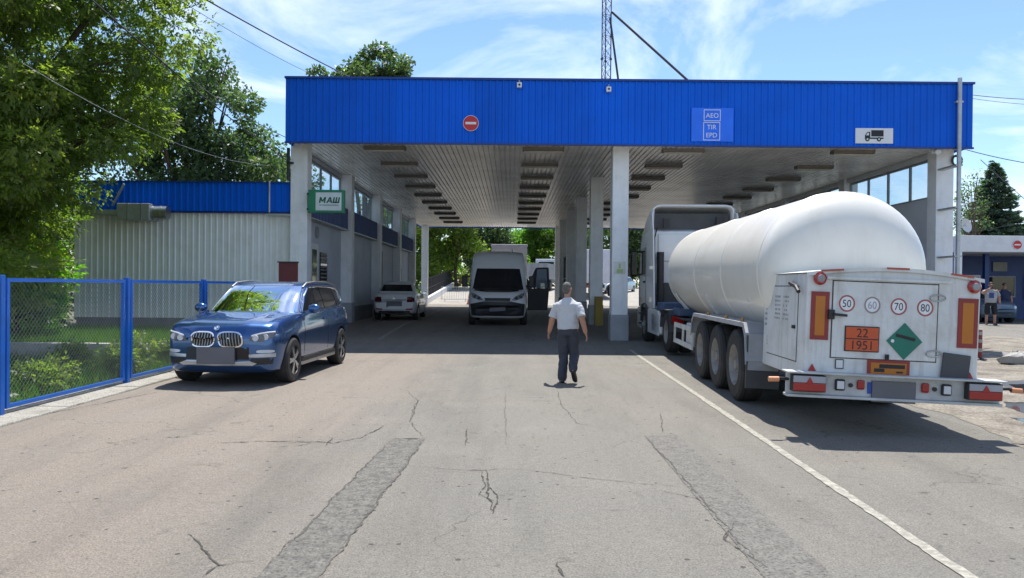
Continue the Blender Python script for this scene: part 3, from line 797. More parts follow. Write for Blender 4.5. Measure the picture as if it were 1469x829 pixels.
# ================================================================ FENCE
M_wire = pm('wire', (0.25, 0.27, 0.28), .45, metal=.7)
fence = thing('boundary_fence', 'bright blue steel fence with wire mesh panels along the kerb', 'fence', (-6.3, 0, .03))
def fence_panel(y0, y1):
    b = MB()
    for z in (1.66, .08): b.bar((0, y0 + .12, z), (0, y1 - .12, z), .05, .05)
    for yy in (y0 + .12, y1 - .12): b.box(-.026, .026, yy - .026, yy + .026, .054, 1.686)
    f = b.build('panel_frame', M_bluefence, fence)
    L = y1 - y0; b = MB(); step = .075; H = 1.55; z0 = .1; y_ = y0 + .14; Lm = L - .28
    n = int((Lm + H) / step)
    for k in range(n + 1):
        s = k * step
        for sg in (1, -1):
            ya, za, yb, zb_ = s, 0, s - H, H
            if ya > Lm: za += ya - Lm; ya = Lm
            if yb < 0: zb_ += yb; yb = 0
            if zb_ - za < .03: continue
            if sg < 0: ya, yb = Lm - ya, Lm - yb
            b.cyl((.003 * sg, y_ + ya, z0 + za), (.003 * sg, y_ + yb, z0 + zb_), .0022, n=3, caps=False)
    b.build('wire_mesh', M_wire, f, kind='stuff', recalc=False)
PY = [6.1, 9.1, 12.1, 15.1, 18.1, 21.0]
for k in range(5): fence_panel(PY[k], PY[k + 1])
for y in PY:
    b = MB(); b.box(-.042, .042, y - .04, y + .04, -.13, 1.72)
    b.box(-.01, .01, y - .12, y + .12, 1.4, 1.43); b.box(-.01, .01, y - .12, y + .12, .25, .28)
    b.build('post', M_bluefence, fence, bevel=.006)
# ================================================================ VEHICLES
def catmull(xs, rows, n):
    """smooth resampling of a table: xs stations (monotone), rows of values"""
    xs = np.array(xs, float); A = np.array(rows, float)
    if xs[0] > xs[-1]: xs = xs[::-1]; A = A[::-1]
    q = np.linspace(xs[0], xs[-1], n)
    # finer towards both ends
    t = np.linspace(-1, 1, n); t = np.sign(t) * (1 - (1 - np.abs(t)) ** 1.25); q = xs[0] + (t + 1) / 2 * (xs[-1] - xs[0])
    out = np.zeros((n, A.shape[1]))
    m = np.zeros_like(A)
    m[1:-1] = (A[2:] - A[:-2]) / (xs[2:] - xs[:-2])[:, None]
    m[0] = (A[1] - A[0]) / (xs[1] - xs[0]); m[-1] = (A[-1] - A[-2]) / (xs[-1] - xs[-2])
    for i, v in enumerate(q):
        k = min(max(np.searchsorted(xs, v) - 1, 0), len(xs) - 2)
        h = xs[k + 1] - xs[k]; s = (v - xs[k]) / h
        out[i] = (2 * s**3 - 3 * s**2 + 1) * A[k] + (s**3 - 2 * s**2 + s) * h * m[k] + (-2 * s**3 + 3 * s**2) * A[k + 1] + (s**3 - s**2) * h * m[k + 1]
    return q, out
def car_shell(spec, mat, name, parent):
    """lower body: cross sections lofted along the length, wheel arches cut out"""
    st = spec['stations']
    q, A = catmull([s[0] for s in st], [s[1:] for s in st], spec.get('n', 46))
    secs = []
    y0, y1 = q[0], q[-1]
    for y, (zl, zs, zt, wl, wm, ws) in zip(q, A):
        zm = zl + (zs - zl) * 0.62
        half = [(0, zl), (wl * .55, zl), (wl * .92, zl + .01), (wl, zl + .05), (wl + (wm - wl) * .7, zl + (zm - zl) * .45), (wm, zm), (wm - .006, zm + (zs - zm) * .35), (ws + (wm - ws) * .45, zm + (zs - zm) * .72), (ws, zs),
                (ws - .05, zs + (zt - zs) * .5), (ws * .82, zs + (zt - zs) * .72), (ws * .62, zs + (zt - zs) * (.86 - spec.get('ridge', 0) * .5)), (ws * .54, zs + (zt - zs) * (.92 + spec.get('ridge', 0) * 1.6)), (ws * .4, zs + (zt - zs) * .95), (0, zt)]
        sec = []
        for (x, z) in half: sec.append((x, z))
        for (x, z) in half[-2:0:-1]: sec.append((-x, z))
        pts = []
        for x, z in sec:
            yy = y; r = abs(x) / spec['hw']
            tf = max(0, (y - spec['tf']) / (y1 - spec['tf'])); tr = max(0, (spec['tr'] - y) / (spec['tr'] - y0))
            yy -= spec['cf'] * tf * r ** 2.4; yy += spec['cr'] * tr * r ** 2.4
            pts.append((x, yy, z))
        secs.append(pts)
    b = MB(); b.loft(secs)
    o = b.build(name, [mat, M_dark], parent, smooth=38)
    if spec.get('wheels'):
        wr = spec['arch']
        cb = MB()
        for (yw, zw) in spec['wheels']:
            for s in (-1, 1):
                xi, xo = spec['hw'] - .42, spec['hw'] + .3
                cb.cyl((s * xi, yw, zw), (s * xo, yw, zw), wr, n=40)
        c = cb.build('cutter', M_dark, parent)
        m = o.modifiers.new('b', 'BOOLEAN'); m.operation = 'DIFFERENCE'; m.object = c; m.solver = 'EXACT'
        bake(o); drop(c)
        me = o.data
        idx = []
        for p in me.polygons:
            ctr = p.center; k = 0
            for (yw, zw) in spec['wheels']:
                d = math.hypot(ctr.y - yw, ctr.z - zw)
                if d < wr - .004 + .03 and (abs(p.normal.x) < .35 and abs(d - wr) < .03 and (Vector((ctr.y - yw, ctr.z - zw)).dot(Vector((p.normal.y, p.normal.z))) < 0) or abs(ctr.x) < spec['hw'] - .38 and abs(p.normal.x) > .9 and d < wr): k = 1
            idx.append(k)
        me.polygons.foreach_set('material_index', idx)
        me.polygons.foreach_set('use_smooth', [True] * len(me.polygons)); me.set_sharp_from_angle(angle=R(38)); me.update()
    return o
class House:
    """greenhouse / cab shape: superellipse outlines stacked in height"""
    def __init__(s, rows, n=6.0): s.rows = rows; s.n = n; s.z = [r[0] for r in rows]
    def at(s, z):
        f = [float(np.interp(z, s.z, [r[k] for r in s.rows])) for k in (1, 2, 3)]
        return f  # yfront, yrear, half width
    def side(s, y, z):
        yf, yr, hw = s.at(z); mid, h = (yf + yr) / 2, (yf - yr) / 2
        u = min(.999, abs((y - mid) / h)); return hw * (1 - u ** s.n) ** (1 / s.n)
    def end(s, x, z, front=True):
        yf, yr, hw = s.at(z); mid, h = (yf + yr) / 2, (yf - yr) / 2
        u = min(.999, abs(x / hw)); e = h * (1 - u ** s.n) ** (1 / s.n)
        return mid + e if front else mid - e
    def build(s, name, mat, parent, cnt=56):
        zs = []
        for a, b_ in zip(s.z[:-1], s.z[1:]): zs += list(np.linspace(a, b_, 5)[:-1])
        zs.append(s.z[-1]); secs = []
        for z in zs:
            yf, yr, hw = s.at(z); mid, h = (yf + yr) / 2, (yf - yr) / 2; sec = []
            for k in range(cnt):
                a = 2 * math.pi * (k + .5) / cnt; c, q = math.cos(a), math.sin(a)
                e = 2 / s.n
                sec.append((hw * math.copysign(abs(c) ** e, c), mid + h * math.copysign(abs(q) ** e, q), z))
            secs.append(sec)
        b = MB(); b.loft(secs); return b.build(name, mat, parent, smooth=50)
def lerp2(a, b, t): return (a[0] + (b[0] - a[0]) * t, a[1] + (b[1] - a[1]) * t)
def pane_side(h, quad, sgn, off, name, mat, parent, nu=10, nv=6):
    """a window lying on the side of a greenhouse; quad in (y, z): bottom front, bottom rear, top rear, top front"""
    rows = []
    for j in range(nv + 1):
        a = lerp2(quad[0], quad[3], j / nv); c = lerp2(quad[1], quad[2], j / nv)
        row = []
        for i in range(nu + 1):
            y, z = lerp2(a, c, i / nu)
            row.append((sgn * (h.side(y, z) + off), y, z + off * .3))
        rows.append(row)
    b = MB(); b.loft(rows, closed=False); return b.build(name, mat, parent, smooth=60, recalc=False)
def pane_end(h, z0, z1, f0, f1, front, off, name, mat, parent, nu=14, nv=8):
    rows = []
    for j in range(nv + 1):
        z = z0 + (z1 - z0) * j / nv; f = f0 + (f1 - f0) * j / nv
        hw = h.at(z)[2] * f
        rows.append([(x, h.end(x, z, front) + (off if front else -off), z + off * .6) for x in np.linspace(-hw, hw, nu + 1)])
    b = MB(); b.loft(rows, closed=False); return b.build(name, mat, parent, smooth=60, recalc=False)
def bvh(o):
    me = o.data
    return BVHTree.FromPolygons([v.co.copy() for v in me.vertices], [tuple(p.vertices) for p in me.polygons])
def cast(tree, u, w, ax):
    """surface point seen along an axis: ax '+y' = from the front, '-y' from behind, '+x'/'-x' from the sides; (u, w) = (x or y, z)"""
    if ax[1] == 'y':
        s = 1 if ax[0] == '+' else -1; o = Vector((u, 9 * s, w)); d = Vector((0, -s, 0))
    else:
        s = 1 if ax[0] == '+' else -1; o = Vector((9 * s, u, w)); d = Vector((-s, 0, 0))
    p, n, _, _ = tree.ray_cast(o, d)
    return p
def decal(tree, poly, ax, off, name, mat, parent, rings=3, skirt=.02, smooth=50):
    """a convex outline laid onto a body with its own small thickness"""
    cu = sum(p[0] for p in poly) / len(poly); cw = sum(p[1] for p in poly) / len(poly)
    s = 1 if ax[0] == '+' else -1
    def P(u, w, o):
        p = cast(tree, u, w, ax)
        if p is None: p = cast(tree, cu + (u - cu) * .9, cw + (w - cw) * .9, ax)
        if p is None: p = cast(tree, cu, cw, ax)
        if p is None: p = Vector((u, 0, w))
        p = Vector(p)
        if ax[1] == 'y': return Vector((u, p.y + s * o, w))
        return Vector((p.x + s * o, u, w))
    secs = []
    for k in range(1, rings + 1):
        t = k / rings
        secs.append([P(cu + (u - cu) * t, cw + (w - cw) * t, off) for u, w in poly])
    secs.append([P(u, w, -skirt) for u, w in poly])
    b = MB(); b.loft(secs, True, False, False)
    n = len(poly); c = P(cu, cw, off); o = len(b.v)
    b.v.append(tuple(c)); 
    for k in range(n): b.f.append((o, k, (k + 1) % n)); b.m.append(0)
    return b.build(name, mat, parent, smooth=smooth)
def rr(cx, cz, w, h, n=4.0, cnt=24, skew=0.0):
    out = []
    for k in range(cnt):
        a = 2 * math.pi * k / cnt; c, s = math.cos(a), math.sin(a)
        u = w / 2 * math.copysign(abs(c) ** (2 / n), c); v = h / 2 * math.copysign(abs(s) ** (2 / n), s)
        out.append((cx + u + skew * v, cz + v))
    return out
def qp(*pts, n=4):
    """subdivide a polygon's edges"""
    out = []
    for a, b in zip(pts, pts[1:] + pts[:1]): out += [lerp2(a, b, k / n) for k in range(n)]
    return out
M_rim = pm('alloy', (0.5, 0.51, 0.52), .28, metal=.9, var=.08)
def car_wheel(parent, x, y, r, w=.23, spokes=5, sgn=1, rim=None, name='wheel', seg=32):
    t = bpy.data.objects.new(name, None); COL.objects.link(t); t.parent = parent; t.location = (x, y, r)
    hw = w / 2
    b = MB(); b.lathe([(-hw, r * .66), (-hw, r * .9), (-hw * .8, r * .975), (-hw * .45, r), (hw * .45, r), (hw * .8, r * .975), (hw, r * .9), (hw, r * .66), (hw * .4, r * .62), (-hw * .4, r * .62), (-hw, r * .66)], (0, 0, 0), (1, 0, 0), seg)
    b.build('tyre', M_rubber, t, smooth=35)
    b = MB(); f = sgn * hw
    b.lathe([(0, r * .665), (f * .95, r * .675), (f * .98, r * .64), (f * .55, r * .6), (0, r * .58)], (0, 0, 0), (1, 0, 0), seg)
    b.lathe([(f * .35, .001), (f * .35, r * .62)], (0, 0, 0), (1, 0, 0), seg)
    b.mat(1)
    for k in range(spokes):
        a = 2 * math.pi * k / spokes
        for da in (-.13, .13):
            p0 = Vector((f * .86, r * .12 * math.cos(a), r * .12 * math.sin(a))); p1 = Vector((f * .8, r * .63 * math.cos(a + da), r * .63 * math.sin(a + da)))
            b.bar(p0, p1, r * .1, r * .1, up=(1, 0, 0))
    b.cyl((f * .4, 0, 0), (f * .9, 0, 0), r * .17, n=14)
    b.build('rim', [M_dark, rim or M_rim], t, smooth=35)
    return t
def mirror_part(parent, x, y, z, s, mat, size=(.11, .13, .085)):
    b = MB(); b.ball((x + s * .13, y, z), (size[0], size[1] * .6, size[2]), 12, 8); b.bar((x - s * .02, y + .01, z - .06), (x + s * .1, y, z - .04), .04, .03)
    o = b.build('mirror', mat, parent, smooth=60)
    m = MB(); m.box(x + s * .13 - .08, x + s * .13 + .08, y - size[1] * .6 - .004, y - size[1] * .55, z - .05, z + .05); m.build('mirror_glass', M_chrome, o)
    return o

# ---------------------------------------------------------------- the blue SUV
M_carblue = pm('car_blue', (0.038, 0.108, 0.28), .26, metal=.8, var=.04, coat=1.0)
suv = thing('parked_car', 'dark blue SUV parked by the fence with a double chrome grille', 'car', (-4.6, 14.2, 0.0), R(180 - 2.5))
suv.scale = (1.02, 1.03, 1.03)
S = dict(ridge=.12, hw=.945, tf=1.1, tr=-1.5, cf=.22, cr=.26, arch=.415, wheels=[(1.5, .37), (-1.364, .37)], n=56, stations=[
    (2.36, .40, .76, .78, .64, .73, .7), (2.335, .30, .88, .90, .74, .82, .77), (2.25, .23, .95, .985, .82, .885, .81), (2.0, .21, .99, 1.05, .87, .925, .85), (1.55, .21, 1.03, 1.105, .88, .94, .875), (1.1, .21, 1.06, 1.15, .885, .942, .89),
    (.6, .21, 1.085, 1.15, .89, .945, .895), (-.3, .21, 1.11, 1.15, .89, .945, .9), (-1.2, .23, 1.14, 1.17, .89, .945, .9), (-1.8, .26, 1.15, 1.18, .87, .935, .88), (-2.15, .3, 1.1, 1.14, .82, .9, .84), (-2.3, .38, .98, 1.02, .76, .84, .78), (-2.35, .48, .85, .88, .7, .76, .72)])
body = car_shell(S, M_carblue, 'body', suv)
H = House([(1.0, 1.17, -2.2, .885), (1.12, 1.02, -2.17, .865), (1.3, .77, -2.1, .815), (1.5, .46, -1.98, .745), (1.585, .29, -1.9, .705), (1.63, .1, -1.8, .65), (1.66, -.2, -1.6, .54), (1.672, -.6, -1.2, .35)], 6.5)
gh = H.build('cabin', M_carblue, suv)
pane_end(H, 1.13, 1.575, .9, .88, True, .008, 'windscreen', G_car, suv)
# dark sheet behind the screen, painting in the interior's shade and the rubber edge
b = MB(); b.loft([[(x, H.end(x, z, True) + .003, z) for x in np.linspace(-H.at(z)[2] * .91, H.at(z)[2] * .91, 12)] for z in np.linspace(1.12, 1.585, 8)], closed=False); b.build('windscreen_backing', M_dark, suv, recalc=False)
pane_end(H, 1.2, 1.56, .86, .84, False, .008, 'rear_window', M_winblack, suv)
DLO = [(.74, 1.145), (-.4, 1.165), (-1.3, 1.185), (-1.72, 1.25), (-1.9, 1.36), (-1.62, 1.5), (-1.2, 1.555), (-.4, 1.575), (.12, 1.555), (.45, 1.38)]
for s in (-1, 1):
    pane_side(H, [(.72, 1.15), (-.42, 1.17), (-.40, 1.565), (.12, 1.545)], s, .006, 'side_window', M_winblack, suv)
    pane_side(H, [(-.48, 1.17), (-1.3, 1.19), (-1.18, 1.545), (-.45, 1.565)], s, .006, 'side_window', M_winblack, suv)
    pane_side(H, [(-1.36, 1.2), (-1.78, 1.3), (-1.6, 1.49), (-1.24, 1.54)], s, .006, 'quarter_window', M_winblack, suv)
    pts = [(s * (H.side(y, z) + .008), y, z) for y, z in qp(*DLO, n=3)]
    b = MB(); b.tube(pts + [pts[0]], .014, 6); b.build('window_trim', M_chrome, suv, smooth=50)
    b = MB(); b.tube([(s * .66, y, z) for y, z in ((.25, 1.56), (.05, 1.635), (-.5, 1.668), (-1.2, 1.655), (-1.75, 1.6), (-1.9, 1.54))], .019, 7); b.build('roof_rail', M_steel, suv, smooth=50)
T = bvh(body)
M_grille = pm('grille_black', (.01, .01, .012), .4)
for s in (-1, 1):
    g = decal(T, rr(s * .222, .755, .39, .255, 3.2, 28, s * -.12), '+y', .03, 'grille', M_chrome, suv, skirt=.04)
    g2 = decal(T, rr(s * .222, .755, .35, .215, 3.2, 28, s * -.12), '+y', .034, 'grille_mesh', M_grille, g, rings=5, skirt=.0)
    b = MB()
    for k in range(7):
        u = s * .222 - .138 + .046 * k
        hh_ = .1 * (1 - abs((u - s * .222) / .19) ** 3.2) ** .31
        b.tube([cast(T, u - s * .12 * (w - .755), w, '+y') + Vector((0, .038, 0)) for w in np.linspace(.755 - hh_, .755 + hh_, 7)], .0065, 5)
    b.build('grille_bars', M_steel, g, kind='stuff')
    # lamps
    hl = decal(T, qp((s * .5, .73), (s * .53, .80), (s * .72, .86), (s * .865, .875), (s * .84, .79), (s * .7, .715), n=3), '+y', .012, 'headlight', pm('headlamp_body', (.12, .13, .15), .25, var=.2, coat=.8), suv, rings=4)
    for (u, w) in ((s * .6, .775), (s * .735, .79)):
        b = MB(); p0 = cast(T, u, w, '+y'); b.lathe([(0, .05), (.012, .046), (.008, .03), (.012, .001)], p0 + Vector((0, .01, 0)), (0, 1, 0), 18); b.build('lamp_ring', M_clear, hl, smooth=50)
    b = MB(); b.tube([cast(T, s * u, w, '+y') + Vector((0, .016, 0)) for u, w in ((.54, .81), (.66, .845), (.78, .865), (.845, .868))], .012, 6); b.build('daylight_strip', M_signwhite, hl, smooth=50)
    decal(T, rr(s * .73, .565, .24, .05, 3, 20), '+y', .012, 'fog_lamp', M_clear, suv)
    decal(T, qp((s * .5, .475), (s * .5, .52), (s * .86, .535), (s * .86, .475), n=4), '+y', .014, 'bumper_trim', pm('satin_silver', (.55, .56, .58), .35, metal=.7), suv)
    decal(T, qp((s * .5, .36), (s * .53, .46), (s * .84, .46), (s * .82, .36), n=4), '+y', .006, 'bumper_intake', M_dark, suv)
    for yw in (1.5, -1.364):
        car_wheel(suv, s * .83, yw, .37, .25, 5, s)
    # lower sill and handles
    b = MB(); b.box(s * .9 - .03, s * .9 + .03, -.95, 1.07, .235, .3); b.build('sill_trim', M_steel, suv, bevel=.01)
    b = MB(); b.box(s * .905 - .03, s * .905 + .03, -.95, 1.07, .3, .37); b.build('sill', M_dark, suv, bevel=.01)
    T2 = T
    for y in (-.28, -1.2):
        p0 = cast(T, y, .985, '+x' if s > 0 else '-x')
        b = MB(); b.tube([p0 + Vector((s * .005, .11, 0)), p0 + Vector((s * .035, .08, .003)), p0 + Vector((s * .035, -.08, .003)), p0 + Vector((s * .005, -.11, 0))], .016, 7); b.build('door_handle', M_carblue, suv, smooth=50)
    for y in (.93, -.46, -1.33):
        b = MB(); zs = np.linspace(.42, 1.1, 9); b.tube([cast(T, y + (.0 if y > -1 else (.25 * max(0, (.75 - z)) * 1.6)), z, '+x' if s > 0 else '-x') + Vector((s * .0005, 0, 0)) for z in zs], .0045, 4); b.build('door_seam', M_dark, suv)
    mirror_part(suv, s * .9, .72, 1.19, s, M_carblue)
    # bonnet creases
    b = MB()
    b.tube([(s * .26, 2.18, .985), (s * .34, 1.7, 1.085), (s * .43, 1.15, 1.145)], .01, 6)
    decal(T, qp((s * .62, .84), (s * .6, .95), (s * .8, .98), (s * .82, .84), n=3), '-y', .012, 'tail_light', M_redlens, suv)
decal(T, qp((-.55, .345), (-.62, .38), (-.48, .43), (.48, .43), (.62, .38), (.55, .345), n=4), '+y', .016, 'skid_plate', pm('satin_silver', (0, 0, 0)), suv)
decal(T, qp((-.5, .44), (-.5, .63), (.5, .63), (.5, .44), n=4), '+y', .006, 'lower_grille', M_grille, suv)
py = cast(T, 0, .5, '+y').y
b = MB(); b.box(-.3, .3, py + .01, py + .06, .375, .635); b.build('number_plate', M_plate, suv, bevel=.006)
BC = Vector(cast(T, 0, .925, '+y')) + Vector((0, .012, .004))
e = MB(); e.lathe([(-.01, .045), (.008, .044), (.012, .036), (.012, .001)], BC, (0, .8, .6), 20); em = e.build('badge', M_chrome, suv, smooth=40)
for k in range(4):
    b = MB(); n = Vector((0, .8, .6)); up = Vector((0, -.6, .8)); c = BC + n * .0135
    a0 = k * math.pi / 2
    b.add([c] + [c + .026 * (math.cos(a0 + t) * Vector((1, 0, 0)) + math.sin(a0 + t) * up) for t in np.linspace(0, math.pi / 2, 6)], [(0, i + 1, i + 2) for i in range(5)])
    b.build('badge_quarter', [pm('badge_blue', (.01, .15, .5), .3), M_signwhite][k % 2], em, recalc=False)
b = MB(); b.tube([(-.55, 1.12, 1.125), (0, 1.2, 1.13), (.55, 1.12, 1.125)], .018, 6); b.build('wiper', M_dark, suv)

# ---------------------------------------------------------------- saloon cars (white one by the wall, others far off)
M_carwhite = pm('car_white', (.66, .68, .7), .3, var=.03, coat=.6)
SED = dict(hw=.865, tf=1.0, tr=-1.5, cf=.3, cr=.22, arch=.35, wheels=[(1.32, .31), (-1.3, .31)], n=44, stations=[
    (2.12, .38, .62, .64, .5, .58, .54), (2.08, .28, .74, .77, .62, .7, .62), (1.9, .22, .82, .87, .76, .81, .72), (1.4, .2, .9, .97, .82, .855, .79), (.9, .2, .94, 1.02, .83, .865, .81), (0, .2, .97, 1.0, .83, .865, .82), (-1.0, .2, 1.0, 1.02, .83, .865, .815),
    (-1.6, .24, 1.02, 1.06, .81, .85, .79), (-1.95, .28, 1.0, 1.05, .76, .82, .76), (-2.12, .34, .94, .98, .72, .78, .72), (-2.17, .45, .8, .84, .66, .72, .68)])
def saloon(label, loc, rz, paint, detail=True, group=None):
    t = thing('saloon_car', label, 'car', loc, rz, group)
    bo = car_shell(SED, paint, 'body', t)
    h = House([(.92, 1.05, -1.72, .8), (1.02, .9, -1.66, .78), (1.25, .45, -1.42, .7), (1.42, .12, -1.2, .63), (1.49, -.15, -1.0, .55), (1.525, -.4, -.7, .35)], 6)
    h.build('cabin', paint, t)
    pane_end(h, 1.06, 1.41, .9, .88, True, .006, 'windscreen', M_winblack, t); pane_end(h, 1.13, 1.39, .86, .84, False, .006, 'rear_window', M_winblack, t)
    for s in (-1, 1):
        pane_side(h, [(.66, 1.03), (-.36, 1.04), (-.36, 1.4), (.05, 1.38)], s, .006, 'side_window', M_winblack, t)
        pane_side(h, [(-.42, 1.04), (-1.2, 1.06), (-1.0, 1.37), (-.42, 1.4)], s, .006, 'side_window', M_winblack, t)
        for yw in (1.32, -1.3): car_wheel(t, s * .75, yw, .31, .2, 5, s, seg=24)
        mirror_part(t, s * .8, .55, 1.05, s, M_dark, (.09, .1, .07))
    Tt = bvh(bo)
    for s in (-1, 1):
        l = decal(Tt, qp((s * .48, .72), (s * .5, .92), (s * .77, .93), (s * .77, .72), n=3), '-y', .012, 'tail_light', pm('smoked_lens', (.09, .006, .008), .2, coat=.5), t)
        decal(Tt, qp((s * .45, .66), (s * .5, .76), (s * .74, .78), (s * .7, .66), n=3), '+y', .012, 'headlight', M_clear, t)
        decal(Tt, qp((s * .45, .42), (s * .45, .47), (s * .7, .48), (s * .7, .42), n=3), '-y', .008, 'reflector', M_redlens, t)
    y0 = cast(Tt, 0, .6, '-y').y
    b = MB(); b.box(-.3, .3, y0 - .02, y0 - .002, .5, .75); b.build('number_plate', M_plate, t)
    b = MB(); b.obox((0, cast(Tt, 0, .86, '-y').y - .008, .86), (.07, .014, .07), Matrix.Rotation(R(45), 3, 'Y')); b.build('badge', M_chrome, t)
    decal(Tt, qp((-.5, .36), (-.5, .5), (.5, .5), (.5, .36), n=4), '+y', .006, 'lower_grille', M_dark, t)
    decal(Tt, qp((-.6, .3), (-.6, .38), (.6, .38), (.6, .3), n=4), '-y', .006, 'bumper_lip', M_dark, t)
    return t
sal = saloon('white saloon car parked by the office wall, rear towards us', (-4.8, 32.1, .22), R(1.0), M_carwhite)
sal.scale = (1.05, 1.05, 1.05)

# ---------------------------------------------------------------- white high-roof van facing us
van = thing('delivery_van', 'white high-roof panel van facing us in the shaded lane', 'van', (-.52, 29.6, .22), R(180))
van.scale = (1.06, 1.06, 1.06)
VAN = dict(hw=1.02, tf=1.6, tr=-2.4, cf=.34, cr=.04, arch=.4, wheels=[(1.9, .35), (-1.75, .35)], n=64, stations=[
    (2.78, .4, .66, .7, .72, .8, .74), (2.74, .3, .86, .92, .82, .92, .84), (2.6, .26, 1.0, 1.1, .9, .98, .9), (2.35, .26, 1.1, 1.22, .95, 1.02, .93), (2.12, .26, 1.2, 1.34, .97, 1.025, .93), (1.95, .26, 1.42, 1.58, .97, 1.025, .92), (1.6, .26, 1.86, 2.03, .97, 1.025, .93),
    (1.4, .26, 2.12, 2.28, .97, 1.025, .92), (1.1, .26, 2.36, 2.52, .97, 1.025, .92), (.6, .26, 2.52, 2.64, .97, 1.025, .92), (-1.0, .26, 2.58, 2.68, .97, 1.025, .92), (-2.3, .26, 2.58, 2.68, .97, 1.025, .92), (-2.7, .3, 2.54, 2.66, .96, 1.01, .9)])
vb_ = car_shell(VAN, M_carwhite, 'body', van)
TV = bvh(vb_)
decal(TV, qp((-.9, 1.2), (-.83, 1.62), (-.76, 1.98), (.76, 1.98), (.83, 1.62), (.9, 1.2), (.4, 1.15), (-.4, 1.15), n=6), '+y', .008, 'windscreen', M_winblack, van, rings=8, skirt=.01)
decal(TV, qp((-.9, .34), (-.94, .74), (-.55, .82), (.55, .82), (.94, .74), (.9, .34), n=12), '+y', .03, 'front_bumper', M_dark, van, rings=10)
decal(TV, qp((-.42, .86), (-.45, .95), (.45, .95), (.42, .86), n=6), '+y', .03, 'grille', M_dark, van, rings=4)
b = MB(); b.tube([cast(TV, u, .845, '+y') + Vector((0, .02, 0)) for u in np.linspace(-.5, .5, 9)], .014, 6); b.build('grille_trim', M_steel, van, smooth=50)
for s in (-1, 1):
    h_ = decal(TV, qp((s * .48, .88), (s * .62, .87), (s * .86, .95), (s * .93, 1.12), (s * .8, 1.1), (s * .6, 1.0), n=5), '+y', .03, 'headlight', pm('van_lamp', (.2, .21, .23), .2, coat=.8), van, rings=6)
    for (u, w) in ((s * .64, .94), (s * .78, .99)):
        b = MB(); b.lathe([(0, .06), (.03, .055), (.025, .001)], cast(TV, u, w, '+y') + Vector((0, .025, 0)), (0, 1, 0), 16); b.build('lamp_ring', M_dark, h_, smooth=40)
    for yw in (1.9, -1.75): car_wheel(van, s * .9, yw, .35, .22, 6, s, seg=24)
    b = MB(); b.box(s * 1.18 - .1, s * 1.18 + .1, 1.72, 1.84, 1.32, 1.72); b.bar((s * .97, 1.78, 1.36), (s * 1.1, 1.78, 1.4), .06); b.build('mirror', M_dark, van, bevel=.03)
yv = cast(TV, 0, .6, '+y').y
b = MB(); b.box(-.27, .27, yv + .034, yv + .06, .46, .72); b.build('number_plate', M_plate, van)
b = MB(); b.tube([(-.62, 2.06, 1.27), (-.1, 2.14, 1.24)], .016, 5); b.tube([(.05, 2.14, 1.24), (.6, 2.06, 1.27)], .016, 5); b.build('wiper', M_dark, van)
b = MB(); b.tube([(-.5, .9, 2.56), (-.48, .86, 2.72)], .012, 5); b.build('aerial', M_dark, van)
# the driver's door standing open (on our right)
dm = Matrix.Translation((-1.03, 1.62, 0)) @ Matrix.Rotation(R(-58), 4, 'Z')
b = MB(); b.T = dm; b.prism([(0, .5), (-.86, .5), (-.92, 1.25), (-.9, 1.3), (0, 1.28)], 'x', -.05, 0); dd = b.build('open_door', M_dark, van, bevel=.015)
b = MB(); b.T = dm
for a, c in (((-.025, 0, 1.28), (-.025, -.38, 2.0)), ((-.025, -.38, 2.0), (-.025, -.86, 2.02)), ((-.025, -.86, 2.02), (-.025, -.9, 1.3)), ((-.025, -.3, 1.28), (-.025, -.36, 1.95))): b.bar(a, c, .05, .06)
b.build('door_frame', M_dark, dd)
b = MB(); b.T = dm; b.prism([(-.06, 1.29), (-.4, 1.98), (-.84, 2.0), (-.88, 1.31)], 'x', -.03, -.02); b.build('door_window', G_car, dd)

# ---------------------------------------------------------------- tanker trailer
M_tank = pm('tank_white', (.77, .745, .68), .32, var=.03, vs=.8, dirt=(.5, .43, .32), damt=.2, ds=1.0, coat=.2)
M_box = pm('box_white', (.66, .67, .66), .5, var=.05, dirt=(.3, .26, .2), damt=.5, ds=2.2, bump=.06, bs=8)
def streaky(mat, scale, col, amt):
    nt = mat.node_tree; p = nt.nodes['Principled BSDF']; src = p.inputs['Base Color'].links[0].from_socket
    t = nt.nodes.new('ShaderNodeTexCoord'); mp = nt.nodes.new('ShaderNodeMapping'); mp.inputs['Scale'].default_value = scale; nt.links.new(t.outputs['Object'], mp.inputs[0])
    f = ramp(nt, ncol(nt, 1.0, 7, .7, vec=mp.outputs[0]), [(.5, 0.0), (.78, amt)])
    nt.links.new(mixc(nt, f, src, col), p.inputs['Base Color'])
streaky(M_tank, (3.5, 5, .4), (.5, .43, .32), .25)
streaky(M_box, (9, 9, .8), (.3, .25, .19), .55)
streaky(M_colpaint, (6, 6, .5), (.5, .48, .44), .4)
streaky(M_wsheet, (8, 8, .4), (.45, .42, .36), .4)
M_frame_ = pm('chassis_grey', (.05, .05, .055), .6, dirt=(.15, .13, .11))
M_mud = pm('mudguard_grey', (.3, .31, .33), .5, dirt=(.17, .16, .14), damt=.5)
M_under = pm('flap_grey', (.06, .062, .068), .6, dirt=(.12, .11, .1))
M_seam = pm('seam', (.07, .065, .06), .8)
ANG = math.atan(.06)
tr = thing('tanker_trailer', 'white three-axle gas tanker trailer with speed stickers on its rear box', 'trailer', (4.3, 8.4, 0), -ANG)
tr.scale = (.94, 1, 1)
LEAN = Matrix.Translation((0, 0, .5)) @ Matrix.Rotation(R(1.8), 4, 'Y') @ Matrix.Translation((0, 0, -.5))
def tmb():
    b = MB(); b.T = LEAN; return b
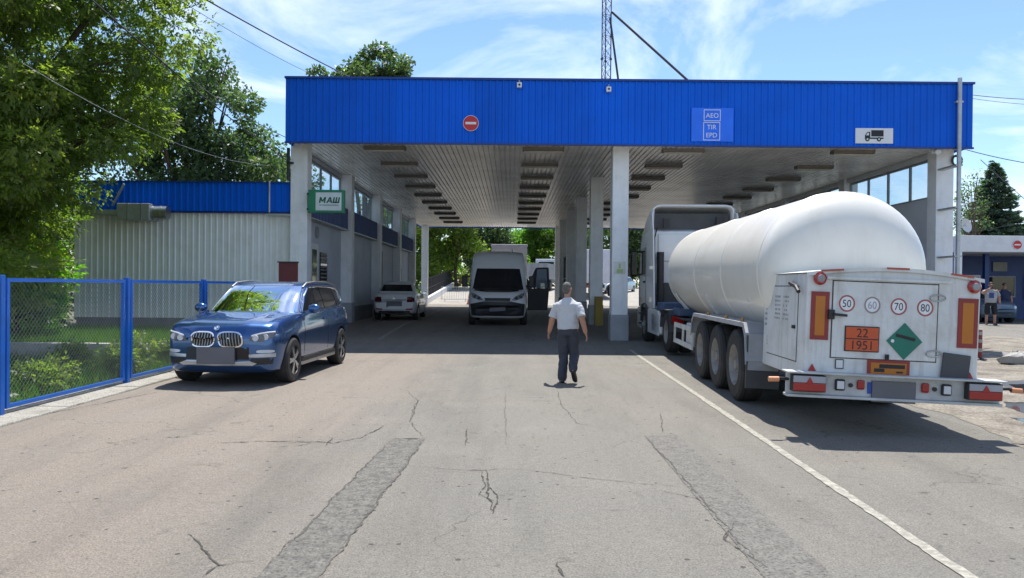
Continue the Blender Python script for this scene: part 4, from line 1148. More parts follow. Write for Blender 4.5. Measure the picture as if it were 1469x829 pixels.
# rear cabinet with arched lid
def arch_top(x): return 1.90 - .085 * (x / 1.02) ** 2
poly = [(-1.02, .60), (1.02, .60)] + [(x, arch_top(x)) for x in np.linspace(1.02, -1.02, 17)]
b = tmb(); b.prism(poly, 'y', 0.0, 1.72); cab_ = b.build('rear_cabinet', M_box, tr, bevel=.02)
b = tmb(); b.loft([[(x, y, arch_top(x) + h) for x in np.linspace(-1.04, 1.04, 17)] for y, h in ((-.03, -.03), (-.03, .012), (1.74, .012), (1.74, -.03))], closed=False); b.build('lid', M_box, cab_, recalc=False)
# door with shut lines
b = tmb(); b.box(-.71, .515, -.012, 0, .87, 1.735); b.build('rear_door', M_box, cab_, bevel=.004)
b = tmb()
for (x0, x1, z0, z1) in ((-.724, -.712, .86, 1.75), (.517, .529, .86, 1.75), (-.724, .529, .858, .868), (-.724, .529, 1.737, 1.747)): b.box(x0, x1, -.004, .001, z0, z1)
b.build('door_seam', M_seam, cab_)
b = tmb(); b.box(-.8, .66, -.035, 0, 1.76, 1.785); b.build('drip_rail', M_box, cab_)
def ring(b, c, r0, r1, y0, y1, n=28):
    b.lathe([(0, r0), (0, r1), (y0 - y1, r1), (y0 - y1, r0), (0, r0)], (c[0], y0, c[1]), (0, -1, 0), n)
for (x, z, tx) in ((-.55, 1.487, '50'), (-.25, 1.48, '60'), (.06, 1.476, '70'), (.37, 1.474, '80')):
    st = tmb(); st.cyl((x, -.012, z), (x, -.0145, z), .1, n=28); so = st.build('speed_sticker', M_signwhite, cab_)
    q = tmb(); q.lathe([(0, .078), (0, .097), (.002, .097), (.002, .078), (0, .078)], (x, -.0148, z), (0, -1, 0), 28); q.build('sticker_ring', [pm('ring_red', (.36, .1, .09), .5), pm('faded_ring', (.3, .24, .23), .5)][tx == '60'], so)
    q = tmb(); text(q, tx, (x, -.0155, z), .085, .9); q.build('sticker_number', [M_black, M_grey][tx == '60'], so, recalc=False)
b = tmb(); b.box(-.565, -.157, -.03, -.014, .945, 1.235); op = b.build('hazard_plate', M_black, cab_, bevel=.006)
b = tmb(); b.box(-.553, -.169, -.033, -.0302, 1.096, 1.223); b.box(-.553, -.169, -.033, -.0302, .957, 1.084); b.build('plate_field', M_orange, op)
b = tmb(); text(b, '22', (-.361, -.0345, 1.16), .1); text(b, '1951', (-.361, -.0345, 1.02), .1); b.build('plate_number', M_black, op, recalc=False)
M_gdia = pm('diamond_green', (.005, .16, .11), .45, dirt=(.05, .16, .13))
b = tmb(); b.obox((.14, -.018, 1.085), (.295, .01, .295), Matrix.Rotation(R(45), 3, 'Y')); gd = b.build('hazard_diamond', M_gdia, cab_)
b = tmb(); b.obox((.15, -.0245, 1.13), (.23, .003, .035), Matrix.Rotation(R(12), 3, 'Y')); b.build('diamond_mark', M_black, gd)
b = tmb(); b.cyl((.0, -.0235, 1.085), (.0, -.025, 1.085), .02, n=12); b.build('diamond_rivet', M_signwhite, gd)
for (x0, x1, z0, z1) in ((-.97, -.755, 1.06, 1.61), (.76, .99, 1.04, 1.6)):
    b = tmb(); b.box(x0, x1, -.012, 0, z0, z1); ro = b.build('marker_board', pm('board_red', (.26, .03, .025), .5, var=.1), cab_)
    b = tmb(); b.box(x0 + .05, x1 - .05, -.0145, -.0125, z0 + .05, z1 - .05); b.build('marker_field', M_amber, ro)
for (x, z) in ((-.88, 1.76), (.93, 1.735)):
    b = tmb(); b.lathe([(0, .075), (.03, .075), (.05, .055), (.05, .03)], (x, 0, z), (0, -1, 0), 24); lo = b.build('round_lamp', M_redlens, cab_, smooth=40)
    b = tmb(); b.lathe([(.0, .045), (.02, .04), (.03, .001)], (x, -.045, z), (0, -1, 0), 18); b.build('lamp_centre', M_grey, lo, smooth=40)
for (x, an) in ((-.74, -5), (.03, 0), (.78, 6)):
    b = tmb(); b.obox((x, -.025, arch_top(x) + .004), (.26, .03, .022), Matrix.Rotation(R(an), 3, 'Y')); b.build('top_marker_strip', M_redlens, cab_)
for (x, z) in ((-.93, .715), (.92, .70)):
    b = tmb(); b.prism([(x - .075, z - .06), (x + .075, z - .06), (x, z + .07)], 'y', -.02, 0); b.build('red_triangle', M_redlens, cab_, bevel=.006)
b = tmb(); b.box(-.277, .217, -.016, 0, .675, .86); sp = b.build('lower_sign', pm('board_red', (0, 0, 0)), cab_)
b = tmb(); b.box(-.24, .18, -.0185, -.0165, .705, .83); b.build('sign_field', M_amber, sp)
b = tmb(); b.box(-.14, .16, -.021, -.019, .77, .815); b.box(-.2, -.08, -.021, -.019, .725, .765); b.box(.06, .14, -.021, -.019, .72, .74); b.build('sign_mark', M_black, sp)
b = tmb(); b.T = LEAN @ Matrix.Translation((.74, -.03, .8)) @ Matrix.Rotation(R(5), 4, 'Y'); b.box(-.16, .16, -.012, .012, -.17, .17); b.build('blank_plate_holder', M_under, cab_, bevel=.008)
b = tmb(); b.box(-.77, -.7, -.05, 0, 1.3, 1.41); b.bar((-.72, -.06, 1.36), (-.56, -.06, 1.35), .03); lt = b.build('latch', M_dark, cab_, bevel=.004)
for (z, x0, x1) in ((1.59, .42, .59), (.96, .40, .57)):
    b = tmb(); c0 = (x0 + x1) / 2
    b.tube([(c0 + .09 * math.cos(t), -.03 - .012 * math.sin(t), z + .035 * math.sin(t)) for t in np.linspace(0, 6.28, 17)], .009, 6); b.build('hinge_ring', M_steel, cab_)
b = tmb(); b.box(-.66, -.56, -.0145, -.0125, .74, .85); b.mat(1); b.box(-.65, -.57, -.016, -.0146, .75, .84); b.build('small_label', [M_black, M_box], cab_)
b = tmb(); b.cyl((-.065, -.0, .9), (-.065, -.05, .9), .014, n=8); b.box(-.085, -.045, -.05, -.03, .87, .93); b.build('lid_lock', M_dark, cab_)
# left side of the cabinet: service door, text, lever
def sbox(b, y0, y1, z0, z1, t0, t1): b.box(-1.02 - t1, -1.02 - t0, y0, y1, z0, z1)
b = tmb(); sbox(b, .3, 1.5, .78, 1.66, 0, .012); sdo = b.build('side_door', M_box, cab_, bevel=.004)
b = tmb()
for (a, c, z0, z1) in ((.285, .297, .77, 1.67), (1.503, 1.515, .77, 1.67), (.285, 1.515, .768, .778), (.285, 1.515, 1.662, 1.672)): sbox(b, a, c, z0, z1, -.001, .004)
b.build('door_seam', M_seam, cab_)
b = tmb()
for r_ in range(6):
    for c_ in range(2):
        for k in range(4):
            if random.random() < .8: sbox(b, .62 + c_ * .34 + k * .06, .62 + c_ * .34 + k * .06 + random.uniform(.03, .055), 1.52 - .055 * r_, 1.545 - .055 * r_, .0125, .0135)
for k in range(5): sbox(b, 1.55, 1.66, 1.42 - .07 * k, 1.45 - .07 * k, .0005, .0015)
b.build('printed_notes', M_grey, sdo, kind='stuff')
b = tmb(); b.tube([(-1.03, .55, 1.70), (-1.09, .42, 1.70), (-1.09, .2, 1.66), (-1.09, .1, 1.6)], .025, 8); b.build('lever', M_dark, cab_)
for (y, z) in ((1.5, 1.6), (1.5, .95)):
    b = tmb(); sbox(b, y - .05, y + .05, z - .05, z + .05, .012, .03); b.build('hinge', M_box, sdo)
b = tmb(); sbox(b, .33, .4, 1.16, 1.2, .012, .04); b.build('side_latch', M_dark, sdo)
b = tmb(); sbox(b, 1.56, 1.72, 1.4, 1.72, .0, .02); b.build('hinge_plate', M_box, cab_)
# bumper beam
M_beam = pm('beam_grey', (.5, .51, .51), .5, dirt=(.2, .18, .15), damt=.5, ds=4)
b = tmb(); b.box(-1.25, 1.25, -.06, -.03, .44, .68); b.box(-1.27, 1.27, -.17, .06, .68, .70); b.box(-1.25, 1.25, -.12, .04, .41, .44); bm_ = b.build('bumper_beam', M_beam, tr, bevel=.006)
for s in (-1, 1):
    xc = s * 1.0 - (.005 if s < 0 else -.03)
    b = tmb(); b.box(xc - .2, xc + .2, -.15, -.06, .475, .665); ll = b.build('rear_lamp', M_dark, bm_, bevel=.012)
    b = tmb(); b.box(xc - .19, xc + .19, -.165, -.15, .485, .575); b.build('red_lens', M_redlens, ll, bevel=.008)
    b = tmb(); b.box(xc - .19, xc + .19, -.163, -.15, .578, .655); b.build('clear_lens', pm('dusty_lens', (.33, .34, .37), .25, coat=.4), ll, bevel=.008)
    b = tmb(); b.prism([(xc - .045, .57), (xc + .045, .57), (xc, .645)], 'y', -.172, -.164); b.build('triangle_reflector', M_redlens, ll)
    b = tmb(); xs = s * .62; b.box(xs - .06, xs + .06, -.1, -.06, .5, .63); wl2 = b.build('work_lamp', M_dark, bm_, bevel=.02)
    b = tmb(); b.box(xs - .042, xs + .042, -.108, -.1, .52, .61); b.build('lamp_glass', M_clear, wl2, bevel=.015)
    b = tmb(); b.cyl((s * .49, -.06, .565), (s * .49, -.08, .565), .024, n=14); b.build('plug', M_dark, bm_)
    b = tmb(); b.box(s * .375 - .045, s * .375 + .045, -.1, -.06, .52, .63); b.build('fog_lamp', M_redlens, bm_, bevel=.02)
    b = tmb(); b.tube([(s * 1.22, -.05, .6), (s * 1.33, -.08, .61), (s * 1.36, -.1, .6)], .018, 7); ma = b.build('marker_arm', M_dark, bm_)
    b = tmb(); b.cyl((s * 1.35, -.1, .6), (s * 1.47, -.1, .595), .03, n=10); b.build('marker_tip', pm('tip_orange', (.6, .25, .12), .4), ma, smooth=40)
b = tmb(); b.box(-.245, .265, -.09, -.062, .39, .63); b.build('number_plate', M_plate, bm_, bevel=.004)
b = tmb(); b.box(-.29, -.247, -.075, -.062, .48, .61); b.build('plate_band', pm('band_blue', (.01, .06, .35), .4), bm_)
# tank
RT = 1.075; pitch_t = R(1.0)
TT = LEAN @ Matrix.Translation((-0.03, 0, 1.87)) @ Matrix.Rotation(pitch_t, 4, 'X') @ Matrix.Scale(1 / .94, 4, (1, 0, 0))
y0, y1 = .95, 10.4
prof = []
for t in np.linspace(0, math.pi / 2, 14): prof.append((y0 + .95 * (1 - math.sin(t)) * 1.0, RT * max(.0005, math.cos(t)) ** .8))
prof = prof[::-1]
pr2 = [(y0 + .58 * (1 - math.cos(t)), max(.0005, RT * math.sin(t) ** .8)) for t in np.linspace(0, math.pi / 2, 14)]
prof = pr2 + [(y, RT) for y in np.linspace(y0 + 1.2, y1 - 1.2, 8)] + [(y1 - .62 * (1 - math.cos(t)), max(.0005, RT * math.sin(t) ** .86)) for t in np.linspace(math.pi / 2, 0, 14)]
b = MB(); b.T = TT; b.lathe(prof, (0, 0, 0), (0, 1, 0), 64); tk = b.build('tank', M_tank, tr, smooth=40)
for y in (y0 + .68, 3.9, 6.3, y1 - .68):
    b = MB(); b.T = TT; b.lathe([(-.025, RT - .003), (-.012, RT + .008), (.012, RT + .008), (.025, RT - .003)], (0, y, 0), (0, 1, 0), 64); b.build('weld_seam', M_tank, tk, smooth=60)
b = MB(); b.T = TT; b.tube([(.5 + .16 * math.cos(t), y0 + .75 * (1 - math.cos(math.asin(min(.99, math.hypot(.5 + .16 * math.cos(t), .68 + .16 * math.sin(t)) / RT)))) - .004, .68 + .16 * math.sin(t)) for t in np.linspace(.8, 3.9, 12)], .01, 5); b.build('lifting_eye', M_tank, tk)
b = MB(); b.T = TT; b.cyl((-.25, y1 + .02, .1), (-.25, y1 - .25, .1), .22, n=18); b.build('manhole', pm('rusty_red', (.25, .06, .04), .6), tk)
# tank saddles and ladder plates
for y in (2.4, 5.6, 9.0):
    b = MB(); b.T = LEAN; b.prism([(-1.06, 1.5), (-1.02, 1.42), (-.55, .98), (.55, .98), (1.02, 1.42), (1.06, 1.5), (1.09, 1.48), (.62, .86), (-.62, .86), (-1.09, 1.48)], 'y', y - .06, y + .06); b.build('tank_saddle', M_box, tr)
# chassis
b = tmb()
for s in (-1, 1):
    b.box(s * .45 - .07, s * .45 + .07, .3, 10.6, .72, .98)
b.box(-1.0, 1.0, 1.7, 10.2, .9, .94)
for y in (2.0, 3.5, 5.2, 6.6, 8.0, 9.6): b.box(-.52, .52, y - .05, y + .05, .74, .96)
b.build('chassis', M_frame_, tr)
b = tmb()
for y in (2.55, 3.85, 5.15): b.cyl((-.95, y, .53), (.95, y, .53), .075, n=12); b.box(-.6, -.4, y - .2, y + .2, .55, .75); b.box(.4, .6, y - .2, y + .2, .55, .75)
b.build('axles', M_frame_, tr)
M_truckrim = pm('truck_rim', (.26, .25, .235), .55, metal=.3, dirt=(.1, .085, .07), damt=.85, ds=5)
def truck_wheel(parent, x, y, r, w, s, deep=.1, name='wheel'):
    t = bpy.data.objects.new(name, None); COL.objects.link(t); t.parent = parent; t.location = (x, y, r)
    hw = w / 2
    b = MB(); b.lathe([(-hw, r * .58), (-hw, r * .88), (-hw * .85, r * .97), (-hw * .6, r), (-hw * .5, r * .985), (-hw * .4, r), (hw * .4, r), (hw * .5, r * .985), (hw * .6, r), (hw * .85, r * .97), (hw, r * .88), (hw, r * .58), (0, r * .55), (-hw, r * .58)], (0, 0, 0), (1, 0, 0), 40)
    b.build('tyre', M_rubber, t, smooth=30)
    f = s * hw; d = s * deep
    b = MB(); b.lathe([(f * .2, r * .57), (f * .96, r * .585), (f * 1.0, r * .55), (f * .8, r * .51), (f - d, r * .46), (f - d, r * .3), (f - d + s * .03, r * .27), (f - d + s * .06, r * .16), (f - d + s * .1, r * .14), (f - d + s * .1, .001)], (0, 0, 0), (1, 0, 0), 36)
    ro = b.build('rim', M_truckrim, t, smooth=35)
    for k in range(10):
        a = 2 * math.pi * k / 10; q = MB(); c = Vector((f - d, r * .33 * math.cos(a), r * .33 * math.sin(a))); q.cyl(c, c + Vector((s * .035, 0, 0)), .016, n=6)
        if k == 0: nut = q.mesh('wheel_nut', M_steel)
        o = bpy.data.objects.new('wheel_nut', nut); COL.objects.link(o); o.parent = ro
        if k: o.rotation_euler = (a, 0, 0)
    return t
for y in (2.55, 3.85, 5.15):
    for s in (-1, 1): truck_wheel(tr, s * 1.03, y, .53, .38, s, .12)
# mudguards along the three axles, flaps, side guard
for s in (-1, 1):
    b = tmb()
    pts = [(1.72, .62), (1.82, 1.0), (1.95, 1.13), (5.75, 1.13), (5.9, 1.0), (5.95, .75)]
    b.loft([[(s * .78, y, z), (s * 1.24, y, z), (s * 1.24, y + (.02 if y < 3 else -.02), z - .05)] for y, z in pts], closed=False)
    o = b.build('mudguard', M_mud, tr, recalc=False); m = o.modifiers.new('sol', 'SOLIDIFY'); m.thickness = .02
    b = tmb(); b.box(s * 1.0 - .24, s * 1.0 + .24, 1.74, 1.78, .25, .98); b.build('mud_flap', M_under, tr)
    b = tmb(); b.box(s * 1.0 - .22, s * 1.0 + .22, 1.72, 1.75, .5, 1.0); b.build('mudguard_end', M_mud, tr)
    for y in (2.2, 3.2, 4.6):
        b = tmb(); b.cyl((s * 1.2, y, 1.14), (s * 1.2, y, 1.2), .03, n=8); b.build('guard_cap', pm('cap_brass', (.35, .2, .08), .5), tr)
    b = tmb(); 
    for z in (.45, .8): b.bar((s * 1.18, 6.1, z), (s * 1.18, 8.3, z), .03, .1)
    for y in (6.12, 7.2, 8.28): b.bar((s * 1.18, y, .4), (s * 1.18, y, .85), .04, .06)
    b.bar((s * .5, 7.2, .8), (s * 1.18, 7.2, .8), .05); b.build('side_guard', M_box, tr)
    b = tmb(); b.box(s * .85 - .06, s * .85 + .06, 7.9, 8.05, .35, .95); b.box(s * .85 - .14, s * .85 + .14, 7.85, 8.1, .3, .35); b.build('landing_leg', M_frame_, tr)
b = tmb(); b.box(-1.15, -.55, 6.2, 7.0, .45, .9); b.build('equipment_box', M_box, tr, bevel=.02)
b = tmb(); b.box(-1.05, -.6, 8.6, 9.5, .98, 1.14); b.build('front_locker', pm('locker_blue', (.05, .09, .17), .5), tr, bevel=.02)

# ---------------------------------------------------------------- tractor unit
M_cabw = pm('truck_white', (.66, .68, .7), .32, var=.03, coat=.5, dirt=(.4, .38, .35), damt=.2)
tx = thing('truck_tractor', 'white high-cab truck tractor pulling the tanker under the canopy', 'truck', (5.02, 18.3, .05), -R(1.5))
b = MB()
for s in (-1, 1): b.box(s * .42 - .05, s * .42 + .05, -1.0, 4.6, .62, .9)
b.box(-.5, .5, -.5, .6, .9, .98); b.build('chassis', M_frame_, tx)
b = MB(); b.cyl((0, .1, 1.0), (0, .1, 1.12), .45, n=24); b.build('fifth_wheel', M_frame_, tx)
for s in (-1, 1):
    truck_wheel(tx, s * 1.05, 0, .51, .3, s, .16); truck_wheel(tx, s * .72, 0, .51, .28, s, .05, 'inner_wheel'); truck_wheel(tx, s * 1.04, 3.6, .51, .3, s, .03)
    b = MB(); pts = [(-.66, .55), (-.62, .85), (-.45, 1.05), (.45, 1.05), (.62, .85), (.66, .6)]
    b.loft([[(s * .6, y, z), (s * 1.23, y, z)] for y, z in pts], closed=False); o = b.build('mudguard', M_under, tx, recalc=False); m = o.modifiers.new('s', 'SOLIDIFY'); m.thickness = .02
    b = MB(); b.box(s * 1.05 - .16, s * 1.05 + .16, -.74, -.66, .75, .95); lm = b.build('tail_lamp', M_dark, tx)
    b = MB(); b.box(s * 1.05 - .14, s * 1.05 + .14, -.755, -.74, .77, .93); b.build('lamp_lens', M_redlens, lm)
    b = MB(); b.box(s * .98 - .24, s * .98 + .24, .8, 2.1, .38, .95); b.build('fuel_tank' if s > 0 else 'battery_box', M_cabw if s < 0 else M_steel, tx, bevel=.06)
    b = MB(); b.prism([(1.0, .35), (2.75, .35), (2.75, 1.0), (2.4, 1.05), (1.0, 1.0)], 'x', s * 1.2 - .02, s * 1.2 + .02); b.build('side_skirt', M_cabw, tx, bevel=.01)
# cab
CY0, CY1 = 2.55, 4.95
poly = [(CY0, 1.0), (CY1 - .02, 1.0), (CY1, 1.5), (CY1 - .08, 2.0), (CY1 - .42, 3.0), (CY1 - .6, 3.2), (CY0 + .35, 3.3), (CY0, 3.2)]
def cabsec(x, k): return poly
b = MB()
secs = []
for x, sh in ((-1.17, .06), (-1.13, 0), (1.13, 0), (1.17, .06)):
    cy, cz = (CY0 + CY1) / 2, 2.1
    secs.append([(x, cy + (y - cy) * (1 - sh * .6), cz + (z - cz) * (1 - sh * .6)) for y, z in poly])
b.loft(secs); cabo = b.build('cab', M_cabw, tx, bevel=.04)
b = MB(); b.box(-1.2, 1.2, CY1 - .5, CY1 + .06, .35, 1.0); b.build('front_bumper', M_cabw, tx, bevel=.06)
b = MB(); b.box(-1.19, -1.12, 3.2, 4.4, .5, 1.02); b.box(1.12, 1.19, 3.2, 4.4, .5, 1.02); 
for s in (-1, 1):
    q = MB(); pts = [(3.0, .6), (3.03, .9), (3.2, 1.08), (3.6, 1.13), (4.0, 1.08), (4.17, .9), (4.2, .6)]
    q.loft([[(s * .8, y, z), (s * 1.21, y, z)] for y, z in pts], closed=False); o = q.build('wheel_arch', M_under, tx, recalc=False); m = o.modifiers.new('s', 'SOLIDIFY'); m.thickness = .02
    q = MB(); q.prism([(3.55, 2.0), (4.72, 2.0), (4.6, 2.35), (4.45, 2.75), (3.6, 2.8)], 'x', s * 1.172 - .01, s * 1.172 + .01); q.build('side_window', M_winblack, cabo)
    q = MB(); q.box(s * 1.172 - .006, s * 1.172 + .008, 3.45, 3.47, 1.05, 2.9); q.box(s * 1.172 - .006, s * 1.172 + .008, 4.75, 4.77, 1.05, 2.3); q.build('door_seam', M_seam, cabo)
    q = MB(); q.box(s * 1.19 - .02, s * 1.19 + .02, 3.6, 3.8, 1.75, 1.8); q.build('door_handle', M_dark, cabo)
    for z in (.5, .8):
        q = MB(); q.box(s * 1.15 - .06, s * 1.15 + .06, 4.3, 4.6, z, z + .04); q.build('step', M_dark, tx)
    # rear side deflector
    q = MB(); q.prism([(1.85, 1.05), (2.62, 1.05), (2.62, 3.75), (2.35, 3.7), (2.1, 3.2)], 'x', s * 1.18 - .02, s * 1.18 + .02); q.build('side_deflector', M_cabw, cabo, bevel=.015)
    q = MB(); q.prism([(1.9, 1.1), (2.08, 1.1), (2.3, 3.2), (2.16, 3.2)], 'x', s * 1.15 - .03, s * 1.15 + .0); q.build('deflector_edge', M_dark, cabo)
    # mirrors
    q = MB(); q.box(s * 1.36 - .1, s * 1.36 + .1, 4.62, 4.78, 1.95, 2.75); mm = q.build('mirror', M_dark, tx, bevel=.04)
    q = MB(); q.bar((s * 1.12, 4.7, 2.72), (s * 1.34, 4.7, 2.7), .05); q.bar((s * 1.12, 4.7, 2.0), (s * 1.34, 4.7, 2.02), .05); q.build('mirror_arm', M_dark, mm)
    q = MB(); q.box(s * 1.36 - .085, s * 1.36 + .085, 4.612, 4.62, 2.0, 2.7); q.build('mirror_glass', M_winblack, mm)
q = MB(); q.prism([(CY1 - .085, 1.98), (CY1 - .07, 1.98), (CY1 - .41, 2.98), (CY1 - .43, 2.98)], 'x', -1.08, 1.08); q.build('windscreen', M_winblack, cabo)
# roof spoiler: a shell open to the rear
b = MB()
pr_ = [(2.5, 3.95), (2.8, 3.93), (3.5, 3.78), (4.2, 3.45), (4.5, 3.22)]
b.loft([[(-1.16, y, 3.15), (-1.14, y, z - .12), (-1.05, y, z - .03), (-.9, y, z), (.9, y, z), (1.05, y, z - .03), (1.14, y, z - .12), (1.16, y, 3.15)] for y, z in pr_], closed=False)
o = b.build('roof_spoiler', M_cabw, cabo, smooth=40, recalc=False); m = o.modifiers.new('s', 'SOLIDIFY'); m.thickness = .05
b = MB(); b.box(-1.05, 1.05, 2.75, 2.85, 3.25, 3.72); b.build('spoiler_shade_panel', M_under, cabo)  # dark panel added for the shade in the spoiler's open hollow
b = MB(); b.box(-.98, .98, 2.5, 2.56, 2.35, 3.12); b.build('rear_panel', M_cabw, cabo, bevel=.02)
b = MB(); b.box(-.98, .98, 2.48, 2.55, 1.1, 1.75); b.build('rear_grille', M_under, cabo)
b = MB(); b.box(-.85, -.68, 2.4, 2.52, 3.28, 3.55); b.build('work_lamp', M_dark, cabo)
b = MB(); b.box(.62, .84, 2.4, 2.52, 3.35, 3.6); b.build('work_lamp', M_dark, cabo)
b = MB(); b.tube([(-1.02, 2.45, 3.3), (-1.1, 2.4, 3.0), (-1.1, 2.35, 1.2)], .02, 6); b.build('air_hose', M_dark, cabo)
b = MB(); b.cyl((-.95, 2.3, 1.1), (-.95, 2.3, 2.6), .1, n=14); b.build('intake_pipe', M_dark, cabo, smooth=40)
b = MB(); b.box(-1.1, -.55, 1.0, 1.9, .98, 1.22); b.build('tool_locker', pm('locker_blue', (0, 0, 0)), tx, bevel=.03)
for k, x in enumerate((-.3, -.1, .1)):
    b = MB(); b.tube([(x, 2.45, 1.9), (x, 2.0, 1.35), (x * 1.5, 1.4, 1.3), (x, .9, 1.2)], .018, 6); b.build('coil_hose', [M_red, M_dark, pm('hose_yellow', (.5, .35, .02), .5)][k], tx)
# ================================================================ FOLIAGE
def quads_obj(name, V, rnd, mat, parent=None, kind=None, per=4):
    """V: (n, per, 3) polygons, rnd: (n,) value per leaf"""
    n = V.shape[0]
    me = bpy.data.meshes.new(name)
    me.vertices.add(n * per); me.vertices.foreach_set('co', V.reshape(-1).astype(np.float32))
    me.loops.add(n * per); me.loops.foreach_set('vertex_index', np.arange(n * per, dtype=np.int32))
    me.polygons.add(n); me.polygons.foreach_set('loop_start', np.arange(0, n * per, per, dtype=np.int32))
    me.update(calc_edges=True)
    at = me.attributes.new('rnd', 'FLOAT', 'FACE'); at.data.foreach_set('value', rnd.astype(np.float32))
    me.materials.append(mat); me.validate()
    o = bpy.data.objects.new(name, me); COL.objects.link(o)
    if parent is not None: o.parent = parent
    if kind: o['kind'] = kind
    return o
def unit(a): return a / np.maximum(np.linalg.norm(a, axis=-1, keepdims=True), 1e-9)
def leaf_quads(C, D, N, L, Wd):
    """leaf blades: root C, direction D, normal N, length L, width Wd; a diamond folded along the midrib is left flat"""
    S = unit(np.cross(D, N)); L = L[:, None]; Wd = Wd[:, None]
    a = C; b = C + D * L * .45 + S * Wd * .5; c = C + D * L; d = C + D * L * .45 - S * Wd * .5
    return np.stack([a, b, c, d], 1)
def sprays(C, A, L, rng, k=5, size=.09):
    """compound leaves: k leaflets along an axis A hanging from C"""
    n = len(C); out = []
    up = unit(rng.normal(0, .55, (n, 3)) + np.array([0, 0, 1.0]))
    S = unit(np.cross(A, up)); Nn = unit(np.cross(S, A))
    for j in range(k):
        if j == k - 1: t, dr = 1.0, A
        else:
            s = 1 if j % 2 == 0 else -1; t = .3 + .55 * (j // 2) / max(1, (k - 1) // 2 - 0.0)
            dr = unit(A * .75 + S * s * .8 + rng.normal(0, .18, (n, 3)))
        dr = unit(dr + np.array([0, 0, -.22]))
        P = C + A * (L[:, None] * t)
        ll = size * rng.uniform(.5, 1.4, n)
        out.append(leaf_quads(P, dr, unit(Nn + rng.normal(0, .3, (n, 3))), ll, ll * .48))
    return np.concatenate(out, 0)
def limb_pts(a, b, rng, k=6, bend=.12):
    a, b = np.array(a), np.array(b); L = np.linalg.norm(b - a); out = []
    off = rng.normal(0, bend * L * .35, 3)
    for i in range(k + 1):
        t = i / k
        p = a + (b - a) * t + off * math.sin(math.pi * t) + np.array([0, 0, bend * L * .5]) * math.sin(math.pi * t) * .6
        out.append(tuple(p))
    return out
def tree(name, label, base, h, crown_c, crown_r, nclump, nleaf, size, mat, seed, trunk_r=.2, clump=(.6, 1.1), accept=None, compound=True, flat=.75, hollow=.45, group=None, droop=.25, limbs=26, cat='tree'):
    rng = np.random.default_rng(seed)
    t = thing(name, label, cat, base, 0, group)
    cc = np.array(crown_c) - np.array(base); cr = np.array(crown_r)
    C = []
    tries = 0
    while len(C) < nclump and tries < nclump * 60:
        tries += 1
        v = unit(rng.normal(0, 1, 3)); r = rng.uniform(hollow, 1.0)
        wob = 1 + .22 * math.sin(3.1 * v[0] + seed) * math.cos(2.7 * v[2] + seed * 2) + rng.normal(0, .06)
        p = cc + v * cr * r * wob
        if p[2] < .25: continue
        if accept and not accept(p + np.array(base)): continue
        C.append(p)
    C = np.array(C)
    # wood
    b = MB(); top = np.array([cc[0] * .6, cc[1] * .6, min(h * .8, cc[2] + cr[2] * .35)])
    tp = limb_pts((0, 0, -.15), top, rng, 9, .05)
    b.tube(tp, [trunk_r * (1.25 if i == 0 else 1 - .85 * i / 9) for i in range(10)], 9)
    b.build('trunk', M_bark, t, smooth=60)
    b = MB()
    idx = rng.permutation(len(C))[:limbs]
    for i in idx:
        s = rng.uniform(.25, .85); k = int(s * 9); a = tp[k]
        if a[2] > C[i][2] + .3: a = tp[max(1, int(9 * max(.12, (C[i][2] - .6) / max(.5, top[2]) )))] if C[i][2] > .8 else tp[1]
        L = np.linalg.norm(C[i] - np.array(a)); r0 = min(trunk_r * .45, .018 * L + .02)
        pts = limb_pts(a, C[i], rng, 6, .1)
        b.tube(pts, [r0 * (1 - .85 * j / 6) for j in range(7)], 6)
        for _ in range(2):
            q = C[i] + rng.normal(0, .6 * clump[0], 3); b.tube(limb_pts(pts[3], q, rng, 4, .1), [r0 * .45 * (1 - .8 * j / 4) for j in range(5)], 5)
    b.build('limbs', M_bark, t, smooth=60, kind='stuff')
    # leaves
    w = rng.uniform(clump[0], clump[1], len(C)); pr = w ** 2 / np.sum(w ** 2)
    ci = rng.choice(len(C), nleaf, p=pr)
    v = unit(rng.normal(0, 1, (nleaf, 3))); rr_ = rng.uniform(.25, 1, nleaf) ** .6
    P = C[ci] + v * (rr_ * w[ci])[:, None] * np.array([1, 1, flat])
    tone = rng.uniform(0, 1, len(C))
    if compound:
        A = unit(v * .9 + rng.normal(0, .45, (nleaf, 3)) + np.array([0, 0, -droop]))
        V = sprays(P, A, size * rng.uniform(1.3, 2.2, nleaf), rng, 5, size)
        rnd = np.tile(.55 * tone[ci] + .45 * rng.uniform(0, 1, nleaf), 5)
    else:
        D = unit(v * .6 + rng.normal(0, .7, (nleaf, 3)) + np.array([0, 0, -droop]))
        Nn = unit(rng.normal(0, .6, (nleaf, 3)) + np.array([0, 0, .8]) + v * .4)
        ll = size * rng.uniform(.7, 1.3, nleaf)
        V = leaf_quads(P, D, Nn, ll, ll * .7)
        rnd = .55 * tone[ci] + .45 * rng.uniform(0, 1, nleaf)
    quads_obj('crown', V, rnd, mat, t, kind='stuff')
    return t
LM_box = leafmat('leaf_bright', [(0, (.07, .1, .036)), (.5, (.115, .145, .045)), (.85, (.185, .205, .056)), (1, (.25, .25, .07))], .58, (.8, 1.0, .28))
LM_dark = leafmat('leaf_dark', [(0, (.045, .07, .04)), (.6, (.07, .105, .054)), (1, (.11, .145, .065))], .4, (.8, 1, .35))
LM_mid = leafmat('leaf_mid', [(0, (.06, .095, .028)), (.6, (.11, .155, .038)), (1, (.19, .22, .055))], .55, (.85, 1, .3))
LM_lime = leafmat('leaf_lime', [(0, (.1, .17, .02)), (1, (.2, .28, .04))], .5)
LM_willow = leafmat('leaf_willow', [(0, (.09, .15, .03)), (1, (.17, .22, .06))], .5)
